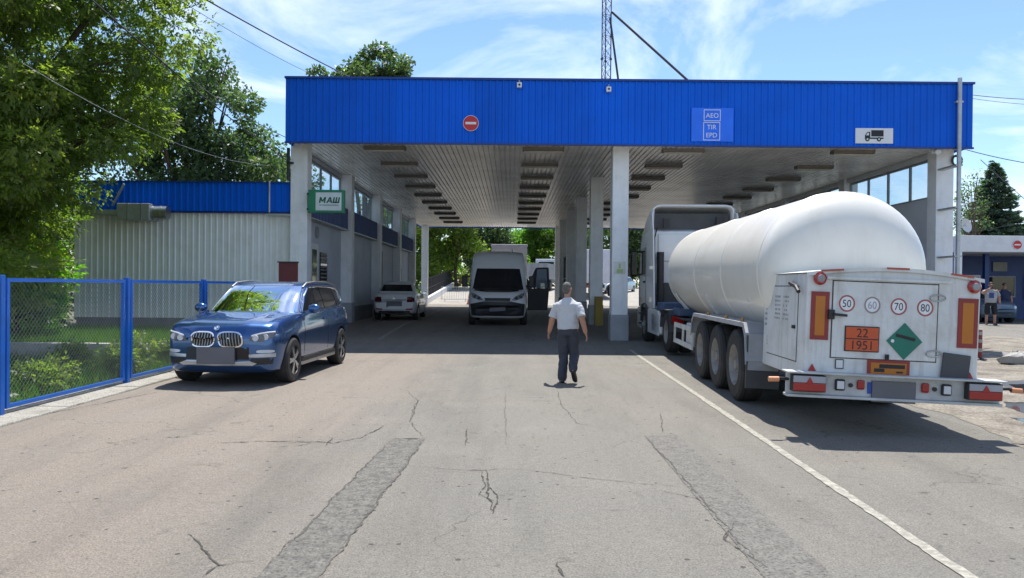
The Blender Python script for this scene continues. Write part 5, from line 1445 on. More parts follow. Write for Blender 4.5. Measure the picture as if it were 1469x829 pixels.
LM_fir = leafmat('needles', [(0, (.08, .115, .1)), (1, (.17, .21, .18))], .25)
LM_grass = leafmat('grass_blade', [(0, (.045, .09, .014)), (.7, (.09, .15, .025)), (1, (.16, .17, .05))], .4)

def inside(poly, x, y):
    c = False; n = len(poly)
    for i in range(n):
        (x0, y0), (x1, y1) = poly[i], poly[i - 1]
        if (y0 > y) != (y1 > y) and x < (x1 - x0) * (y - y0) / (y1 - y0) + x0: c = not c
    return c
def px_of(p):
    return 735 + p[0] / p[1] * FPX, hor(735 + p[0] / p[1] * FPX) - (p[2] - EYE) / p[1] * FPX
EDGE = [(-3000, -3000), (275, -3000), (275, 0), (262, 40), (266, 75), (235, 115), (240, 180), (215, 225), (180, 235), (140, 240), (150, 300), (110, 318), (75, 312), (70, 400), (40, 455), (-3000, 470)]
tree('boxelder_tree', 'tall bright green tree filling the upper left corner', (-12.6, 15.2, -.1), 12, (-11.4, 15.4, 6.6), (5.2, 3.2, 5.4), 250, 50000, .1, LM_box, 3, .24, (.45, .9), lambda p: inside(EDGE, *px_of(p)), droop=.45, limbs=36, flat=.62)
tree('boxelder_tree', 'shaded green tree behind the fence at the left edge', (-13.4, 19.6, .3), 9, (-13.6, 19.6, 4.4), (3.0, 2.4, 4.0), 90, 11000, .11, LM_mid, 5, .16, (.5, .9), lambda p: inside(EDGE, *px_of(p)), droop=.3, limbs=30)
EDGE2 = [(95, 150), (262, 70), (300, 78), (345, 130), (358, 150), (345, 175), (365, 190), (405, 195), (412, 300), (95, 300)]
tree('broadleaf_tree', 'dark green broad tree rising behind the blue office parapet', (-15.2, 36, .3), 13, (-14.4, 36, 8.6), (4.6, 3, 5.2), 130, 26000, .2, LM_dark, 8, .26, (.5, .95), lambda p: inside(EDGE2, *px_of(p)), compound=False, limbs=40)
tree('broadleaf_tree', 'smaller dark tree between the office parapet and the canopy corner', (-12.4, 41, .3), 9, (-12.4, 41, 6.2), (2.2, 2, 2.9), 40, 7000, .2, LM_dark, 9, .16, (.5, .9), compound=False)
EDGE3 = [(446, 118), (450, 92), (468, 104), (486, 108), (497, 76), (520, 84), (530, 66), (552, 62), (566, 84), (590, 88), (598, 112), (602, 135), (446, 150)]
tree('broadleaf_tree', 'dark green treetop showing above the left of the canopy', (-11.4, 58, .3), 22, (-11.4, 58, 17.5), (5.6, 3, 5.5), 64, 11000, .3, LM_dark, 12, .32, (.4, .9), lambda p: p[2] > 15 and inside(EDGE3, *px_of(p)), compound=False, hollow=.1)
for k, (px, d, r, hh, lab) in enumerate(((258, 30, 1.1, 5.0, 'lime green sapling top peeping over the left of the blue parapet'), (385, 33, 1.6, 5.6, 'pale green bush top over the right of the blue parapet'), (325, 31, 1.2, 4.9, 'yellow green sapling top over the middle of the blue parapet'))):
    c = W(px, 262, d)
    tree('young_tree', lab, (c.x, d, .2), hh, (c.x, d, hh - 1.0), (r, r, 1.3), 20, 2600, .13, LM_lime if k != 1 else LM_mid, 20 + k, .06, (.3, .6), compound=False, limbs=12)
c = W(92, 410, 19.5)
tree('young_tree', 'bright lime green sapling in sun left of the white office wall', (c.x - .5, 18.4, .3), 3, (c.x - .3, 18.4, 1.6), (1.2, .9, 1.3), 34, 3200, .1, LM_lime, 31, .05, (.28, .5), limbs=14)
# beyond the canopy
for k, (px, d, r, hh, m, lab) in enumerate((
        (612, 82, 4.0, 12, LM_mid, 'green tree behind the canopy, beside the far left post'), (655, 76, 3.4, 12, LM_mid, 'sunlit green tree behind the canopy, left of the white van'), (700, 88, 3.4, 11.5, LM_dark, 'darker tree behind the canopy above the white van'),
        (768, 92, 4.0, 10.5, LM_willow, 'pale willow tree behind the canopy, right of the white van'), (745, 96, 3.6, 9.0, LM_willow, 'willow tree further behind the box lorry'), (845, 90, 4.4, 12, LM_mid, 'green tree seen between the middle columns'), (905, 84, 4.2, 12.5, LM_dark, 'dark tree seen right of the front middle column'),
        (570, 74, 4.5, 11, LM_mid, 'green tree behind the far end of the office wall'), (1000, 95, 5, 12, LM_mid, 'green tree behind the tractor unit cab'))):
    x = (px - 735) / FPX * d
    tree('roadside_tree', lab, (x, d, gz(d)), hh, (x, d, gz(d) + hh * .5), (r, 3, hh * .48), 80, 9000, .33, m, 40 + k, .2, (.7, 1.2), compound=False, hollow=.3, group='trees beyond the canopy', limbs=20)
for k, (x, y, r, hh, m, lab) in enumerate(((-17.5, 27, 3.2, 6.5, LM_mid, 'dense green bush tree left of the office, far behind the fence'), (-15.6, 23.5, 1.7, 4.2, LM_dark, 'dark bush against the left end of the office wall'), (-19.5, 20, 3.0, 6.0, LM_dark, 'dark dense tree at the far left behind the fence'))):
    tree('dense_tree', lab, (x, y, .2), hh, (x, y, hh * .5), (r, r * .7, hh * .5), 70, 7000, .2, m, 140 + k, .14, (.5, .9), compound=False, hollow=.2)
for k in range(7):
    x = -13 + 4.4 * k; d = 86 + 3 * (k % 3); names = ['leftmost', 'second from left', 'third from left', 'fourth from left', 'fifth from left', 'sixth from left', 'rightmost']
    tree('far_bush', names[k] + ' of the low bushes below the trees beyond the canopy', (x, d, gz(d)), 4.5, (x, d, gz(d) + 2.0), (2.9, 2, 2.3), 40, 3500, .34, [LM_mid, LM_lime, LM_mid, LM_willow][k % 4], 160 + k, .08, (.6, 1.0), compound=False, hollow=.2, group='bushes beyond the canopy', limbs=8, cat='bush')
# fir and thin birch at right
def fir(label, base, h, r, seed, mat):
    rng = np.random.default_rng(seed); t = thing('fir_tree', label, 'tree', base)
    b = MB(); b.tube([(0, 0, -.1), (0, 0, h * .5), (.05, 0, h)], [.16, .1, .01], 8); b.build('trunk', M_bark, t)
    P, D = [], []; z = .6; bb = MB()
    while z < h - .1:
        R_ = r * (1 - (z / h)) ** .85 + .06
        nb = int(9 + 9 * R_ / r)
        for j in range(nb):
            a = rng.uniform(0, 6.283); L = R_ * rng.uniform(.75, 1.12); dr = np.array([math.cos(a), math.sin(a), 0])
            m = int(14 + 60 * L); zj = rng.normal(0, .09)
            s = rng.uniform(.1, 1, m) ** .8
            side = np.array([-dr[1], dr[0], 0])
            wv = rng.uniform(-1, 1, m) * .28 * L * (1.05 - s) * 1.2
            pos = dr[None] * (s * L)[:, None] + side[None] * wv[:, None]
            zz_ = z + zj - .32 * L * s + .18 * L * s ** 3 + rng.normal(0, .03, m)
            pos[:, 2] = zz_; P.append(pos)
            D.append(unit(dr[None] * .8 + side[None] * np.sign(wv)[:, None] * .7 + rng.normal(0, .25, (m, 3)) + np.array([0, 0, -.1])))
            if j % 2 == 0: bb.tube([(0, 0, z), tuple(dr * L * .5 + np.array([0, 0, z - .12 * L])), tuple(dr * L * .95 + np.array([0, 0, z - .16 * L]))], [.025, .015, .005], 4)
        z += .15 + .03 * (1 - z / h)
    bb.build('limbs', M_bark, t, kind='stuff')
    P = np.concatenate(P); D = np.concatenate(D); n = len(P); ll = rng.uniform(.16, .3, n)
    quads_obj('crown', leaf_quads(P, D, unit(rng.normal(0, .5, (n, 3)) + np.array([0, 0, 1.])), ll, ll * .42), rng.uniform(0, 1, n), mat, t, kind='stuff')
fir('blue green fir tree standing behind the white kiosk roof', ((1425 - 735) / FPX * 46, 46, .2), 9.4, 3.7, 77, LM_fir)
c = W(1392, 300, 42)
tree('thin_birch_tree', 'thin sparse tree between the canopy corner and the fir', (c.x, 42, .2), 9.5, (c.x, 42, 6.6), (1.0, .8, 2.8), 26, 1500, .12, LM_dark, 66, .08, (.3, .6), compound=False, limbs=26)

# grass and weeds
def blades(name, n, xr, yr, zf, hr, wr, mat, seed, mask=None, lean=.35, label=None):
    rng = np.random.default_rng(seed)
    X = rng.uniform(*xr, n); Y = rng.uniform(*yr, n)
    if mask is not None:
        k = mask(X, Y, rng); X, Y = X[k], Y[k]; n = len(X)
    Z = np.array([zf(x, y) for x, y in zip(X, Y)])
    H = rng.uniform(*hr, n) * rng.uniform(.5, 1, n); Wd = rng.uniform(*wr, n)
    a = rng.uniform(0, 6.283, n); s = np.stack([np.cos(a), np.sin(a), 0 * a], 1)
    ln = rng.normal(0, lean, (n, 3)); ln[:, 2] = 1; D = unit(ln)
    B = np.stack([X, Y, Z], 1)
    V = np.stack([B - s * Wd[:, None] / 2, B + s * Wd[:, None] / 2, B + D * H[:, None]], 1)
    o = quads_obj(name, V, rng.uniform(0, 1, n), mat, None, 'stuff', per=3)
    if label: tag(o, label, 'grass')
    return o
blades('lawn_grass', 42000, (-15, -6.7), (16.1, 22.3), lambda x, y: .28, (.08, .3), (.008, .02), LM_grass, 1, label='rough lawn grass below the white office wall')
blades('verge_grass', 36000, (-12, -6.6), (7.5, 15.75), lambda x, y: -.13, (.12, .6), (.008, .022), LM_grass, 2, label='rough grass in the sunken verge behind the fence')
def weed(label, x, y, z, r, h, n, seed, mat):
    tree('weed_bush', label, (x, y, z), h, (x, y, z + h * .55), (r, r, h * .5), 16, n, .07, mat, seed, .012, (.12, .26), compound=True, hollow=.1, group='weeds behind the fence', limbs=10, cat='bush')
wd = [(-7.3, 9.6, .5, .9, 'dark weed bush behind the first mesh panel, by the left edge'), (-8.2, 10.6, .7, .8, 'low weed bush left of centre behind the first mesh panel'), (-7.1, 11.3, .4, .75, 'weed bush behind the first mesh panel near its right post'), (-7.0, 13.2, .45, .8, 'weed bush behind the second mesh panel'), (-7.4, 14.2, .5, .95, 'tall weed bush at the concrete wall behind the second mesh panel'), (-7.0, 15.3, .45, .7, 'weed bush at the fence just left of the parked car'), (-9.4, 12.2, .8, .9, 'wide weed bush in the verge left of the low wall'), (-8.6, 14.6, .6, .7, 'weed bush growing in front of the low concrete wall')]
for k, (x, y, r, h, lab) in enumerate(wd): weed(lab, x, y, -.12, r * .85, h * .75, 700, 90 + k, [LM_mid, LM_dark][k in (0, 1, 6)])

# ================================================================ MAST AND CABLES
mast = thing('lattice_mast', 'tall steel lattice mast rising above the canopy roof', 'mast', (4.35, 35, 7.4))
M_mast = pm('mast_steel', (.06, .055, .06), .5, metal=.5)
legs = [(-.21, -.1), (.21, -.1), (0, .25)]
for (x, y) in legs:
    b = MB(); b.tube([(x, y, -.05), (x, y, 10)], .028, 6); b.build('leg', M_mast, mast, smooth=50)
for k in range(20):
    z = .1 + .5 * k; b = MB()
    for i in range(3):
        a, c = legs[i], legs[(i + 1) % 3]
        if k % 2 == 0: b.bar((*a, z), (*c, z), .014)
        b.bar((*a, z), (*c, z + .5), .014); b.bar((*c, z), (*a, z + .5), .012)
    b.build('bracing', M_mast, mast)
for z in (2.0, 5.0, 8.0):
    for (x, y) in legs:
        b = MB(); b.cyl((x, y, z - .04), (x, y, z + .04), .06, n=8); b.build('flange', M_mast, mast)
b = MB(); b.box(-.36, -.22, -.2, -.08, 2.15, 2.3); b.box(.24, .4, -.2, -.06, 2.3, 2.45); b.build('junction_box', M_grey, mast)
p0, p1 = W(875, 18, 35) - Vector((4.35, 35, 7.4)), Vector((10.6, 31, 7.4)) - Vector((4.35, 35, 7.4))
b = MB(); b.tube([p0, p1], .055, 8); b.build('stay_pipe', M_mast, mast)
p0, p1 = W(872, 26, 35) - Vector((4.35, 35, 7.4)), Vector((5.15, 33, 7.4)) - Vector((4.35, 35, 7.4))
b = MB(); b.tube([p0, p1], .05, 8); b.build('stay_pipe', M_mast, mast)
M_cable = pm('cable_black', (.025, .025, .028), .5)
def cable(label, a, c, r=.014, sag=.15, mat=None):
    pts = [a.lerp(c, t) + Vector((0, 0, -4 * sag * t * (1 - t))) for t in np.linspace(0, 1, 15)]
    b = MB(); b.tube(pts, r, 5); tag(b.build('overhead_cable', mat or M_cable, smooth=60), label, 'cable', 'overhead cables')
cable('thick black cable sloping from the top left to the canopy roof', W(215, -45, 14), W(505, 113, 22.5), .017, .06)
cable('thin cable sloping to the canopy just below the thick one', W(230, -15, 14), W(470, 118, 23), .006, .1)
cable('black cable through the left tree to the first column bracket', W(90, -35, 11), Vector((-6.66, 21.9, 5.3)), .014, .12)
cable('grey cable sagging from the left tree to the first column', W(30, 90, 11), Vector((-6.68, 21.9, 5.18)), .004, .45, M_galv)
cable('short cable from behind the office to the canopy corner', W(250, 95, 30), W(415, 200, 22), .012, .2)
cable('upper cable running right from the canopy corner', W(1390, 136, 24), W(1600, 141, 20), .012, .1)
cable('lower of two cables running right from the fascia edge', W(1390, 141, 24), W(1600, 152, 20), .008, .1)
cable('cable from under the fascia corner towards the right edge', W(1385, 215, 22), W(1600, 245, 22), .012, .15)
cable('cable dropping steeply past the fir to the right edge', W(1405, 229, 40), W(1600, 395, 40), .018, .1)
cable('cable crossing in front of the fir above the kiosk', W(1378, 333, 30), W(1600, 275, 34), .012, .3)

# ================================================================ KIOSK BUILDING at right
ks = thing('kiosk_building', 'white flat-roofed kiosk row with blue walls darkened for roof shade at the right edge', 'building', (19.9, 33, .22))
b = MB(); b.box(0, 16, 0, 9, 3.15, 3.88); b.build('roof_fascia', M_white, ks, bevel=.02)
b = MB(); b.box(.1, 16, 4.2, 4.4, 0, 3.15); b.box(.1, .2, .4, 4.2, 0, 3.15); b.build('wall', M_bluedark, ks)  # roof shade painted into the blue of wall, dado and pillars
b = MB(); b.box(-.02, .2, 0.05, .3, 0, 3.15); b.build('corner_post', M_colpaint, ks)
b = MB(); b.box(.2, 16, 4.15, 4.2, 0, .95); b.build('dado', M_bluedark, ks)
for k in range(4):
    x = .6 + 3.3 * k
    b = MB(); b.box(x, x + 1.4, 4.12, 4.2, 1.15, 2.1); w_ = b.build('window', M_winblack, ks)
    b = MB(); b.box(x - .06, x, 4.1, 4.2, 1.1, 2.15); b.box(x + 1.4, x + 1.46, 4.1, 4.2, 1.1, 2.15); b.box(x, x + 1.4, 4.1, 4.2, 2.1, 2.16); b.box(x, x + 1.4, 4.1, 4.2, 1.09, 1.15); b.build('frame', M_frame, w_)
    b = MB(); b.box(x + .35, x + 1.05, 4.13, 4.19, 2.4, 2.85); b.build('notice_board', pm('notice_beige', (.3, .3, .28), .6), ks)
    b = MB(); b.box(x + 1.62, x + 1.82, 1.6, 1.8, 0, 3.15); b.build('pillar', M_bluedark, ks)
    b = MB(); b.box(x + 1.95, x + 3.0, 4.1, 4.2, .95, 2.2); w_ = b.build('white_window', M_white, ks)
    b = MB(); b.box(x + 2.05, x + 2.9, 4.08, 4.1, 1.05, 2.1); b.build('pane', pm('pale_pane', (.14, .17, .19), .1), w_)  # pane coloured for the pale interior behind it
p = W(1459, 351, 32.98); disc_sign('no_entry_sign', p, .2, 'small round red no entry sign on the white kiosk roof edge')
# bollard with rubble
t = thing('bollard', 'red and white striped bollard right of the tanker', 'bollard', (11.15, 17.6, 0))
b = MB(); b.cyl((0, 0, 0), (0, 0, .72), .05, n=14); b.build('tube', pm('bollard_red', (.22, .03, .025), .6, dirt=(.08, .06, .05), damt=.6, ds=6), t, smooth=40)
for z in (.2, .42, .6):
    b = MB(); b.cyl((0, 0, z), (0, 0, z + .08), .053, n=14); b.build('white_band', pm('bollard_band', (.35, .34, .32), .6), t, smooth=40)
b = MB(); b.lathe([(0, .16), (.03, .15), (.06, .06)], (0, 0, 0), (0, 0, 1), 14); b.build('foot', M_dark, t)
for k, (x, y, r, lab) in enumerate(((11.35, 16.6, .26, 'larger grey stone lump in front of the striped bollard'), (11.85, 17.1, .17, 'smaller grey stone lump right of the striped bollard'))):
    rng = np.random.default_rng(k); b = MB(); b.ball((x, y, r * .45), (r * 1.4, r, r * .7), 12, 8); b.v = [tuple(np.array(v) + rng.normal(0, .025, 3)) for v in b.v]
    tag(b.build('stone_lump', M_conc, smooth=35), lab, 'stone', 'stone lumps by the bollard')

# ================================================================ FAR VEHICLES AND YARD THINGS
def lorry(label, x, y, rz, boxm, w=2.5, L=7.0, top=4.0, cabm=None, cab=True, low=1.1):
    t = thing('box_lorry', label, 'lorry', (x, y, gz(y)), rz)
    b = MB(); b.box(-w / 2, w / 2, -L / 2, L / 2 - 1.9, low, top); bo = b.build('box', boxm, t, bevel=.04)
    b = MB()
    for s in (-1, 1): b.box(s * w / 2 - .03, s * w / 2 + .03, -L / 2 - .02, L / 2 - 1.88, top - .1, top + .02)
    b.build('box_edge', M_signwhite, bo)
    b = MB(); b.box(-.5, .5, -L / 2, L / 2 - .3, .7, 1.0); b.build('chassis', M_frame_, t)
    if cab:
        b = MB(); b.prism([(L / 2 - 1.75, .6), (L / 2, .6), (L / 2 + .03, 1.5), (L / 2 - .25, 2.6), (L / 2 - .5, 2.8), (L / 2 - 1.75, 2.85)], 'x', -w * .46, w * .46); c = b.build('cab', cabm or M_cabw, t, bevel=.06)
        b = MB(); b.prism([(L / 2 + .03, 1.6), (L / 2 + .05, 1.6), (L / 2 - .2, 2.5), (L / 2 - .23, 2.5)], 'x', -w * .42, w * .42); b.build('windscreen', M_winblack, c)
        for s in (-1, 1):
            b = MB(); b.prism([(L / 2 - 1.2, 1.65), (L / 2 - .2, 1.65), (L / 2 - .4, 2.45), (L / 2 - 1.2, 2.5)], 'x', s * w * .462 - .012, s * w * .462 + .012); b.build('side_window', M_winblack, c)
    for s in (-1, 1):
        for yy in (-L / 2 + 1.2, L / 2 - .9): truck_wheel(t, s * (w / 2 - .18), yy, .48, .28, s, .08)
        b = MB(); b.box(s * .95 - .12, s * .95 + .12, -L / 2 - .03, -L / 2, .8, .95); b.build('tail_lamp', M_redlens, t)
    return t
M_beige = pm('box_beige', (.5, .46, .4), .55, dirt=(.3, .27, .22))
lorry('tall white box lorry standing behind the white van', -.22, 55.5, R(180), M_beige, 2.6, 7.0, 4.35)
lorry('white semitrailer glimpsed between the middle columns', 7.2, 66, R(0), M_white, 2.5, 9, 3.9, cab=False)
# grey tipper seen from behind
tp_ = thing('tipper_lorry', 'grey tipper lorry parked in the yard right of the van', 'lorry', (2.95, 74, gz(74)), R(-14))
b = MB(); b.box(-1.2, 1.2, -3.2, 2.0, 1.1, 1.2); bd = b.build('bed_floor', M_grey, tp_)
for a in ((-1.2, -1.14, -3.2, 2.0), (1.14, 1.2, -3.2, 2.0), (-1.14, 1.14, -3.2, -3.14), (-1.14, 1.14, 1.94, 2.0)):
    b = MB(); b.box(*a, 1.2, 2.6); b.build('bed_side', M_mud, bd)
for k in range(7):
    b = MB(); b.box(-1.25, -1.2, -3.1 + .8 * k, -3.02 + .8 * k, 1.2, 2.6); b.build('bed_rib', M_mud, bd)
for k in range(4):
    b = MB(); b.box(-1.0 + .62 * k, -.93 + .62 * k, -3.25, -3.2, 1.2, 2.6); b.build('tailboard_rib', M_mud, bd)
b = MB(); b.box(-1.15, 1.15, 2.3, 4.1, .7, 3.2); b.build('cab', M_cabw, tp_, bevel=.08)
b = MB(); b.box(-.8, .8, 2.28, 2.31, 2.2, 2.9); b.build('cab_rear_window', M_winblack, tp_)
b = MB(); b.box(-.5, .5, -3.0, 4.0, .75, 1.0); b.build('chassis', M_frame_, tp_)
for s in (-1, 1):
    for yy in (-2.2, -.9, 3.2): truck_wheel(tp_, s * 1.0, yy, .5, .3, s, .1)
M_carsilver = pm('car_silver', (.42, .46, .5), .3, metal=.4, var=.03, coat=.6)
M_carpale = pm('car_pale_blue', (.3, .42, .52), .3, metal=.3, var=.03, coat=.6)
M_carred = pm('car_red', (.3, .03, .025), .35, var=.05, coat=.5)
saloon('pale blue car parked beyond the columns, right of the front column', (10.6, 72, gz(72)), R(150), M_carpale)
saloon('silver car parked in the yard between the second and front columns', (8.3, 70, gz(70)), R(165), M_carsilver)
saloon('small red car at the far end of the yard left of the van', (-5.6, 88, gz(88)), R(10), M_carred)
saloon('silver blue car parked under the kiosk roof behind the standing man', (21.6, 34.6, .22), R(182), pm('car_grey_blue', (.12, .17, .22), .3, metal=.3, coat=.6))
# steel crowd barrier, cone, low white wall and dark fence behind it
t = thing('steel_barrier', 'grey steel crowd barrier beyond the canopy, left of the van', 'barrier', (-4.4, 57.5, gz(57.5)))
b = MB(); b.tube([(-1.1, 0, .15), (-1.1, 0, 1.1), (1.1, 0, 1.1), (1.1, 0, .15), (-1.1, 0, .15)], .025, 6); b.build('frame', M_galv, t)
for k in range(12):
    b = MB(); b.cyl((-1.0 + .18 * k, 0, .15), (-1.0 + .18 * k, 0, 1.1), .01, n=5); b.build('upright', M_galv, t)
for x in (-.8, .8):
    b = MB(); b.box(x - .03, x + .03, -.3, .3, 0, .04); b.box(x - .02, x + .02, -.02, .02, 0, .15); b.build('foot', M_galv, t)
t = thing('traffic_cone', 'orange traffic cone beside the white van on its left', 'cone', (-3.15, 54.5, gz(54.5)))
b = MB(); b.lathe([(0.03, .17), (.3, .11), (.75, .03), (.76, .001)], (0, 0, 0), (0, 0, 1), 18); b.build('cone', pm('cone_orange', (.7, .12, .03), .5), t, smooth=50)
b = MB(); b.lathe([(.36, .107), (.5, .08)], (0, 0, 0), (0, 0, 1), 18); b.build('white_band', M_signwhite, t)
b = MB(); b.box(-.2, .2, -.2, .2, 0, .035); b.build('base', M_dark, t)
b = MB(); b.loft([[(-6.4, y, gz(y) - .1), (-6.4, y, gz(y) + .45), (-6.15, y, gz(y) + .45), (-6.15, y, gz(y) - .1)] for y in (54, 60, 66, 72, 78, 84)]); tag(b.build('low_wall', M_white), 'low white wall receding behind the far left post', 'wall')
t = thing('yard_fence', 'dark mesh fence above the low white wall beyond the canopy', 'fence', (-6.5, 54, 0))
for k in range(12):
    y = 54 + 2.6 * k; b = MB(); b.box(-.03, .03, y - 54 - .03, y - 54 + .03, gz(y) - .1, gz(y) + 1.9); b.build('post', M_dark, t)
    b = MB()
    for j in range(13):
        yy = y + .2 * j; b.box(-.012, .012, yy - 54 - .012, yy - 54 + .012, gz(yy) + .2, gz(yy) + 1.8)
    for z in (.3, 1.0, 1.75): b.bar((0, y - 54, gz(y) + z), (0, y - 54 + 2.6, gz(y + 2.6) + z), .03)
    b.build('mesh_panel', M_dark, t)
# dark red sign box behind the SUV
t = thing('red_notice_box', 'dark red metal box on a pole behind the parked car roof', 'box', (W(414, 390, 18.5).x, 18.5, 0))
b = MB(); b.box(-.23, .23, -.05, .05, 1.62, 2.2); b.build('box', pm('maroon', (.11, .012, .012), .5, dirt=(.06, .02, .02)), t, bevel=.008)
b = MB(); b.box(-.25, .25, -.09, .06, 2.2, 2.23); b.build('lid', M_dark, t)
b = MB(); b.cyl((0, .02, 0), (0, .02, 1.62), .03, n=8); b.build('pole', M_dark, t)

# ================================================================ PEOPLE
def limb(b, pts, rs, n=12):
    pts = [Vector(p) for p in pts]
    P, Q = [], []
    for i in range(len(pts)):
        P.append(pts[i]); Q.append(rs[i])
    b.tube(P, Q, n)
    b.ball(pts[0], rs[0] * .98, n, 8); b.ball(pts[-1], rs[-1] * .98, n, 8)
def trunk(b, secs, n=20):
    """secs: (centre, rx, ry)"""
    b.loft([[Vector(c) + Vector((rx * math.copysign(abs(math.cos(a)) ** .85, math.cos(a)), ry * math.copysign(abs(math.sin(a)) ** .9, math.sin(a)), 0)) for a in np.linspace(0, 2 * math.pi, n, endpoint=False)] for c, rx, ry in secs])
def fuse(b, name, mat, parent, vox=.009, it=4):
    o = b.build(name, mat, parent)
    m = o.modifiers.new('r', 'REMESH'); m.mode = 'VOXEL'; m.voxel_size = vox; m.use_smooth_shade = True
    s = o.modifiers.new('s', 'SMOOTH'); s.factor = .5; s.iterations = it
    if name in ('shirt', 'trousers', 'shorts'):
        tx_ = bpy.data.textures.new('folds', 'CLOUDS'); tx_.noise_scale = .11; tx_.noise_depth = 2
        d_ = o.modifiers.new('d', 'DISPLACE'); d_.texture = tx_; d_.strength = .035; d_.mid_level = .42; d_.texture_coords = 'LOCAL'
    bake(o)
    o.data.polygons.foreach_set('use_smooth', [True] * len(o.data.polygons))
    return o
M_skin = pm('skin', (.42, .22, .15), .5, var=.08, vs=9)
def hand(b, wrist, elbow, side, curl=.5):
    """palm, four fingers of different length and a thumb, relaxed"""
    w = Vector(wrist); d = (w - Vector(elbow)).normalized()
    fw = Vector((0, 1, 0)); fw = (fw - d * fw.dot(d)).normalized(); out = d.cross(fw).normalized() * side
    palm = w + d * .05
    b.loft([[w + d * t + fw * (wd * math.cos(a)) + out * (th * math.sin(a)) for a in np.linspace(0, 6.283, 12, endpoint=False)] for t, wd, th in ((-.01, .026, .022), (.03, .036, .018), (.07, .042, .016), (.095, .04, .013))])
    for k, L in enumerate((.07, .08, .075, .06)):
        o = w + d * .09 + fw * (.03 - .02 * k)
        inw = -out
        p1 = o + d * L * .45 + inw * .008 * curl; p2 = o + d * L * .8 + inw * .03 * curl; p3 = o + d * L * .98 + inw * .055 * curl
        limb(b, [o, p1, p2, p3], [.0105, .0098, .009, .0078], 8)
    o = w + d * .025 + fw * .03
    limb(b, [o, o + d * .035 + fw * .025, o + d * .07 + fw * .028 - out * .01], [.014, .012, .0095], 8)
def head(b, c, yaw, tilt=0.0, s=1.0):
    """skull, jaw, nose, ears, brow; returns its matrix"""
    M = Matrix.Translation(c) @ Matrix.Rotation(yaw, 4, 'Z') @ Matrix.Rotation(tilt, 4, 'X')
    b.T = M
    b.ball((0, -.012, .03), (.074 * s, .096 * s, .095 * s), 18, 12); b.ball((0, .03, -.045), (.058 * s, .066 * s, .075 * s), 14, 10)
    b.ball((0, .098, -.012), (.014, .022, .024), 10, 7); b.ball((0, .085, .028), (.05, .018, .014), 10, 6); b.ball((0, .085, -.062), (.028, .014, .011), 10, 6); b.ball((0, .08, -.1), (.03, .024, .02), 10, 6)
    for sx in (-1, 1): b.ball((sx * .08, -.01, -.005), (.012, .026, .034), 8, 6)
    b.T = None
    return M
# --- the man walking away
man = thing('person', 'man in pale grey T-shirt and navy trousers walking away from us', 'person', (1.0, 12.78, 0), R(-2))
man.scale = (.98, .98, .98); man.rotation_euler = (R(-2), R(-2), R(-12))
b = MB()
limb(b, [(-.10, 0, .9), (-.1, .06, .5), (-.12, .02, .1)], [.085, .055, .038]); limb(b, [(.10, 0, .9), (.095, .1, .5), (.1, -.2, .24)], [.085, .055, .038])
trunk(b, [((0, 0, .86), .15, .11), ((0, 0, 1.0), .155, .115), ((0, .01, 1.2), .165, .115), ((0, .0, 1.36), .18, .11), ((0, -.01, 1.41), .14, .085), ((0, -.005, 1.47), .07, .065)])
limb(b, [(0, -.005, 1.44), (0, .02, 1.58)], [.06, .057])
HM = head(b, (0.0, .03, 1.655), R(-14), R(-4))
LA = [(-.19, -.01, 1.38), (-.275, .0, 1.13), (-.35, .12, .92)]; RA = [(.19, -.01, 1.38), (.262, -.1, 1.14), (.315, -.06, .9)]
limb(b, LA, [.042, .054, .038]); limb(b, RA, [.042, .054, .038])
hand(b, LA[2], LA[1], -1); hand(b, RA[2], RA[1], 1)
fuse(b, 'body', M_skin, man, .0075, 3)
b = MB()
trunk(b, [((0, 0, .95), .19, .15), ((0, 0, 1.03), .186, .146), ((0, .012, 1.18), .188, .144), ((0, .0, 1.3), .205, .135), ((0, -.01, 1.38), .2, .118), ((0, -.01, 1.43), .155, .1), ((0, -.008, 1.475), .095, .08), ((0, -.006, 1.5), .07, .072)])
b.tube([(-.15, -.01, 1.39), (-.19, -.015, 1.365), (-.235, .0, 1.27), (-.268, .002, 1.165)], [.05, .068, .07, .074], 14); b.tube([(.15, -.01, 1.39), (.19, -.02, 1.365), (.232, -.06, 1.27), (.259, -.092, 1.17)], [.05, .068, .07, .074], 14)
M_shirt = pm('grey_jersey', (.5, .51, .53), .85, var=.07, vs=4, bump=1.0, bs=6)
so = fuse(b, 'shirt', M_shirt, man, .009, 4)
b = MB()
trunk(b, [((0, 0, .84), .165, .13), ((0, 0, .95), .172, .132), ((0, 0, 1.02), .165, .128)])
limb(b, [(-.088, 0, .87), (-.095, .06, .5), (-.105, .04, .3), (-.122, .02, .1)], [.106, .085, .082, .082]); limb(b, [(.088, 0, .87), (.088, .1, .5), (.092, -.05, .36), (.1, -.17, .26)], [.106, .085, .078, .074])
M_trouser = pm('navy_cotton', (.04, .045, .062), .8, var=.15, vs=5, bump=.7, bs=8)
fuse(b, 'trousers', M_trouser, man, .009, 4)
def shoe(c, yaw, pitch, mat, parent, s=1.0):
    b = MB(); b.T = Matrix.Translation(c) @ Matrix.Rotation(yaw, 4, 'Z') @ Matrix.Rotation(pitch, 4, 'X')
    rows = [(-.085, .03, .02, .06), (-.07, .037, .0, .085), (-.02, .04, .0, .095), (.05, .045, .0, .075), (.12, .048, .0, .055), (.17, .04, .004, .042), (.195, .018, .012, .03)]
    b.loft([[(w * math.copysign(abs(math.cos(a)) ** .7, math.cos(a)) * s, y * s, (z0 + z1) / 2 + (z1 - z0) / 2 * math.copysign(abs(math.sin(a)) ** .7, math.sin(a))) for a in np.linspace(0, 6.283, 14, endpoint=False)] for y, w, z0, z1 in rows])
    return b.build('shoe', mat, parent, smooth=50)
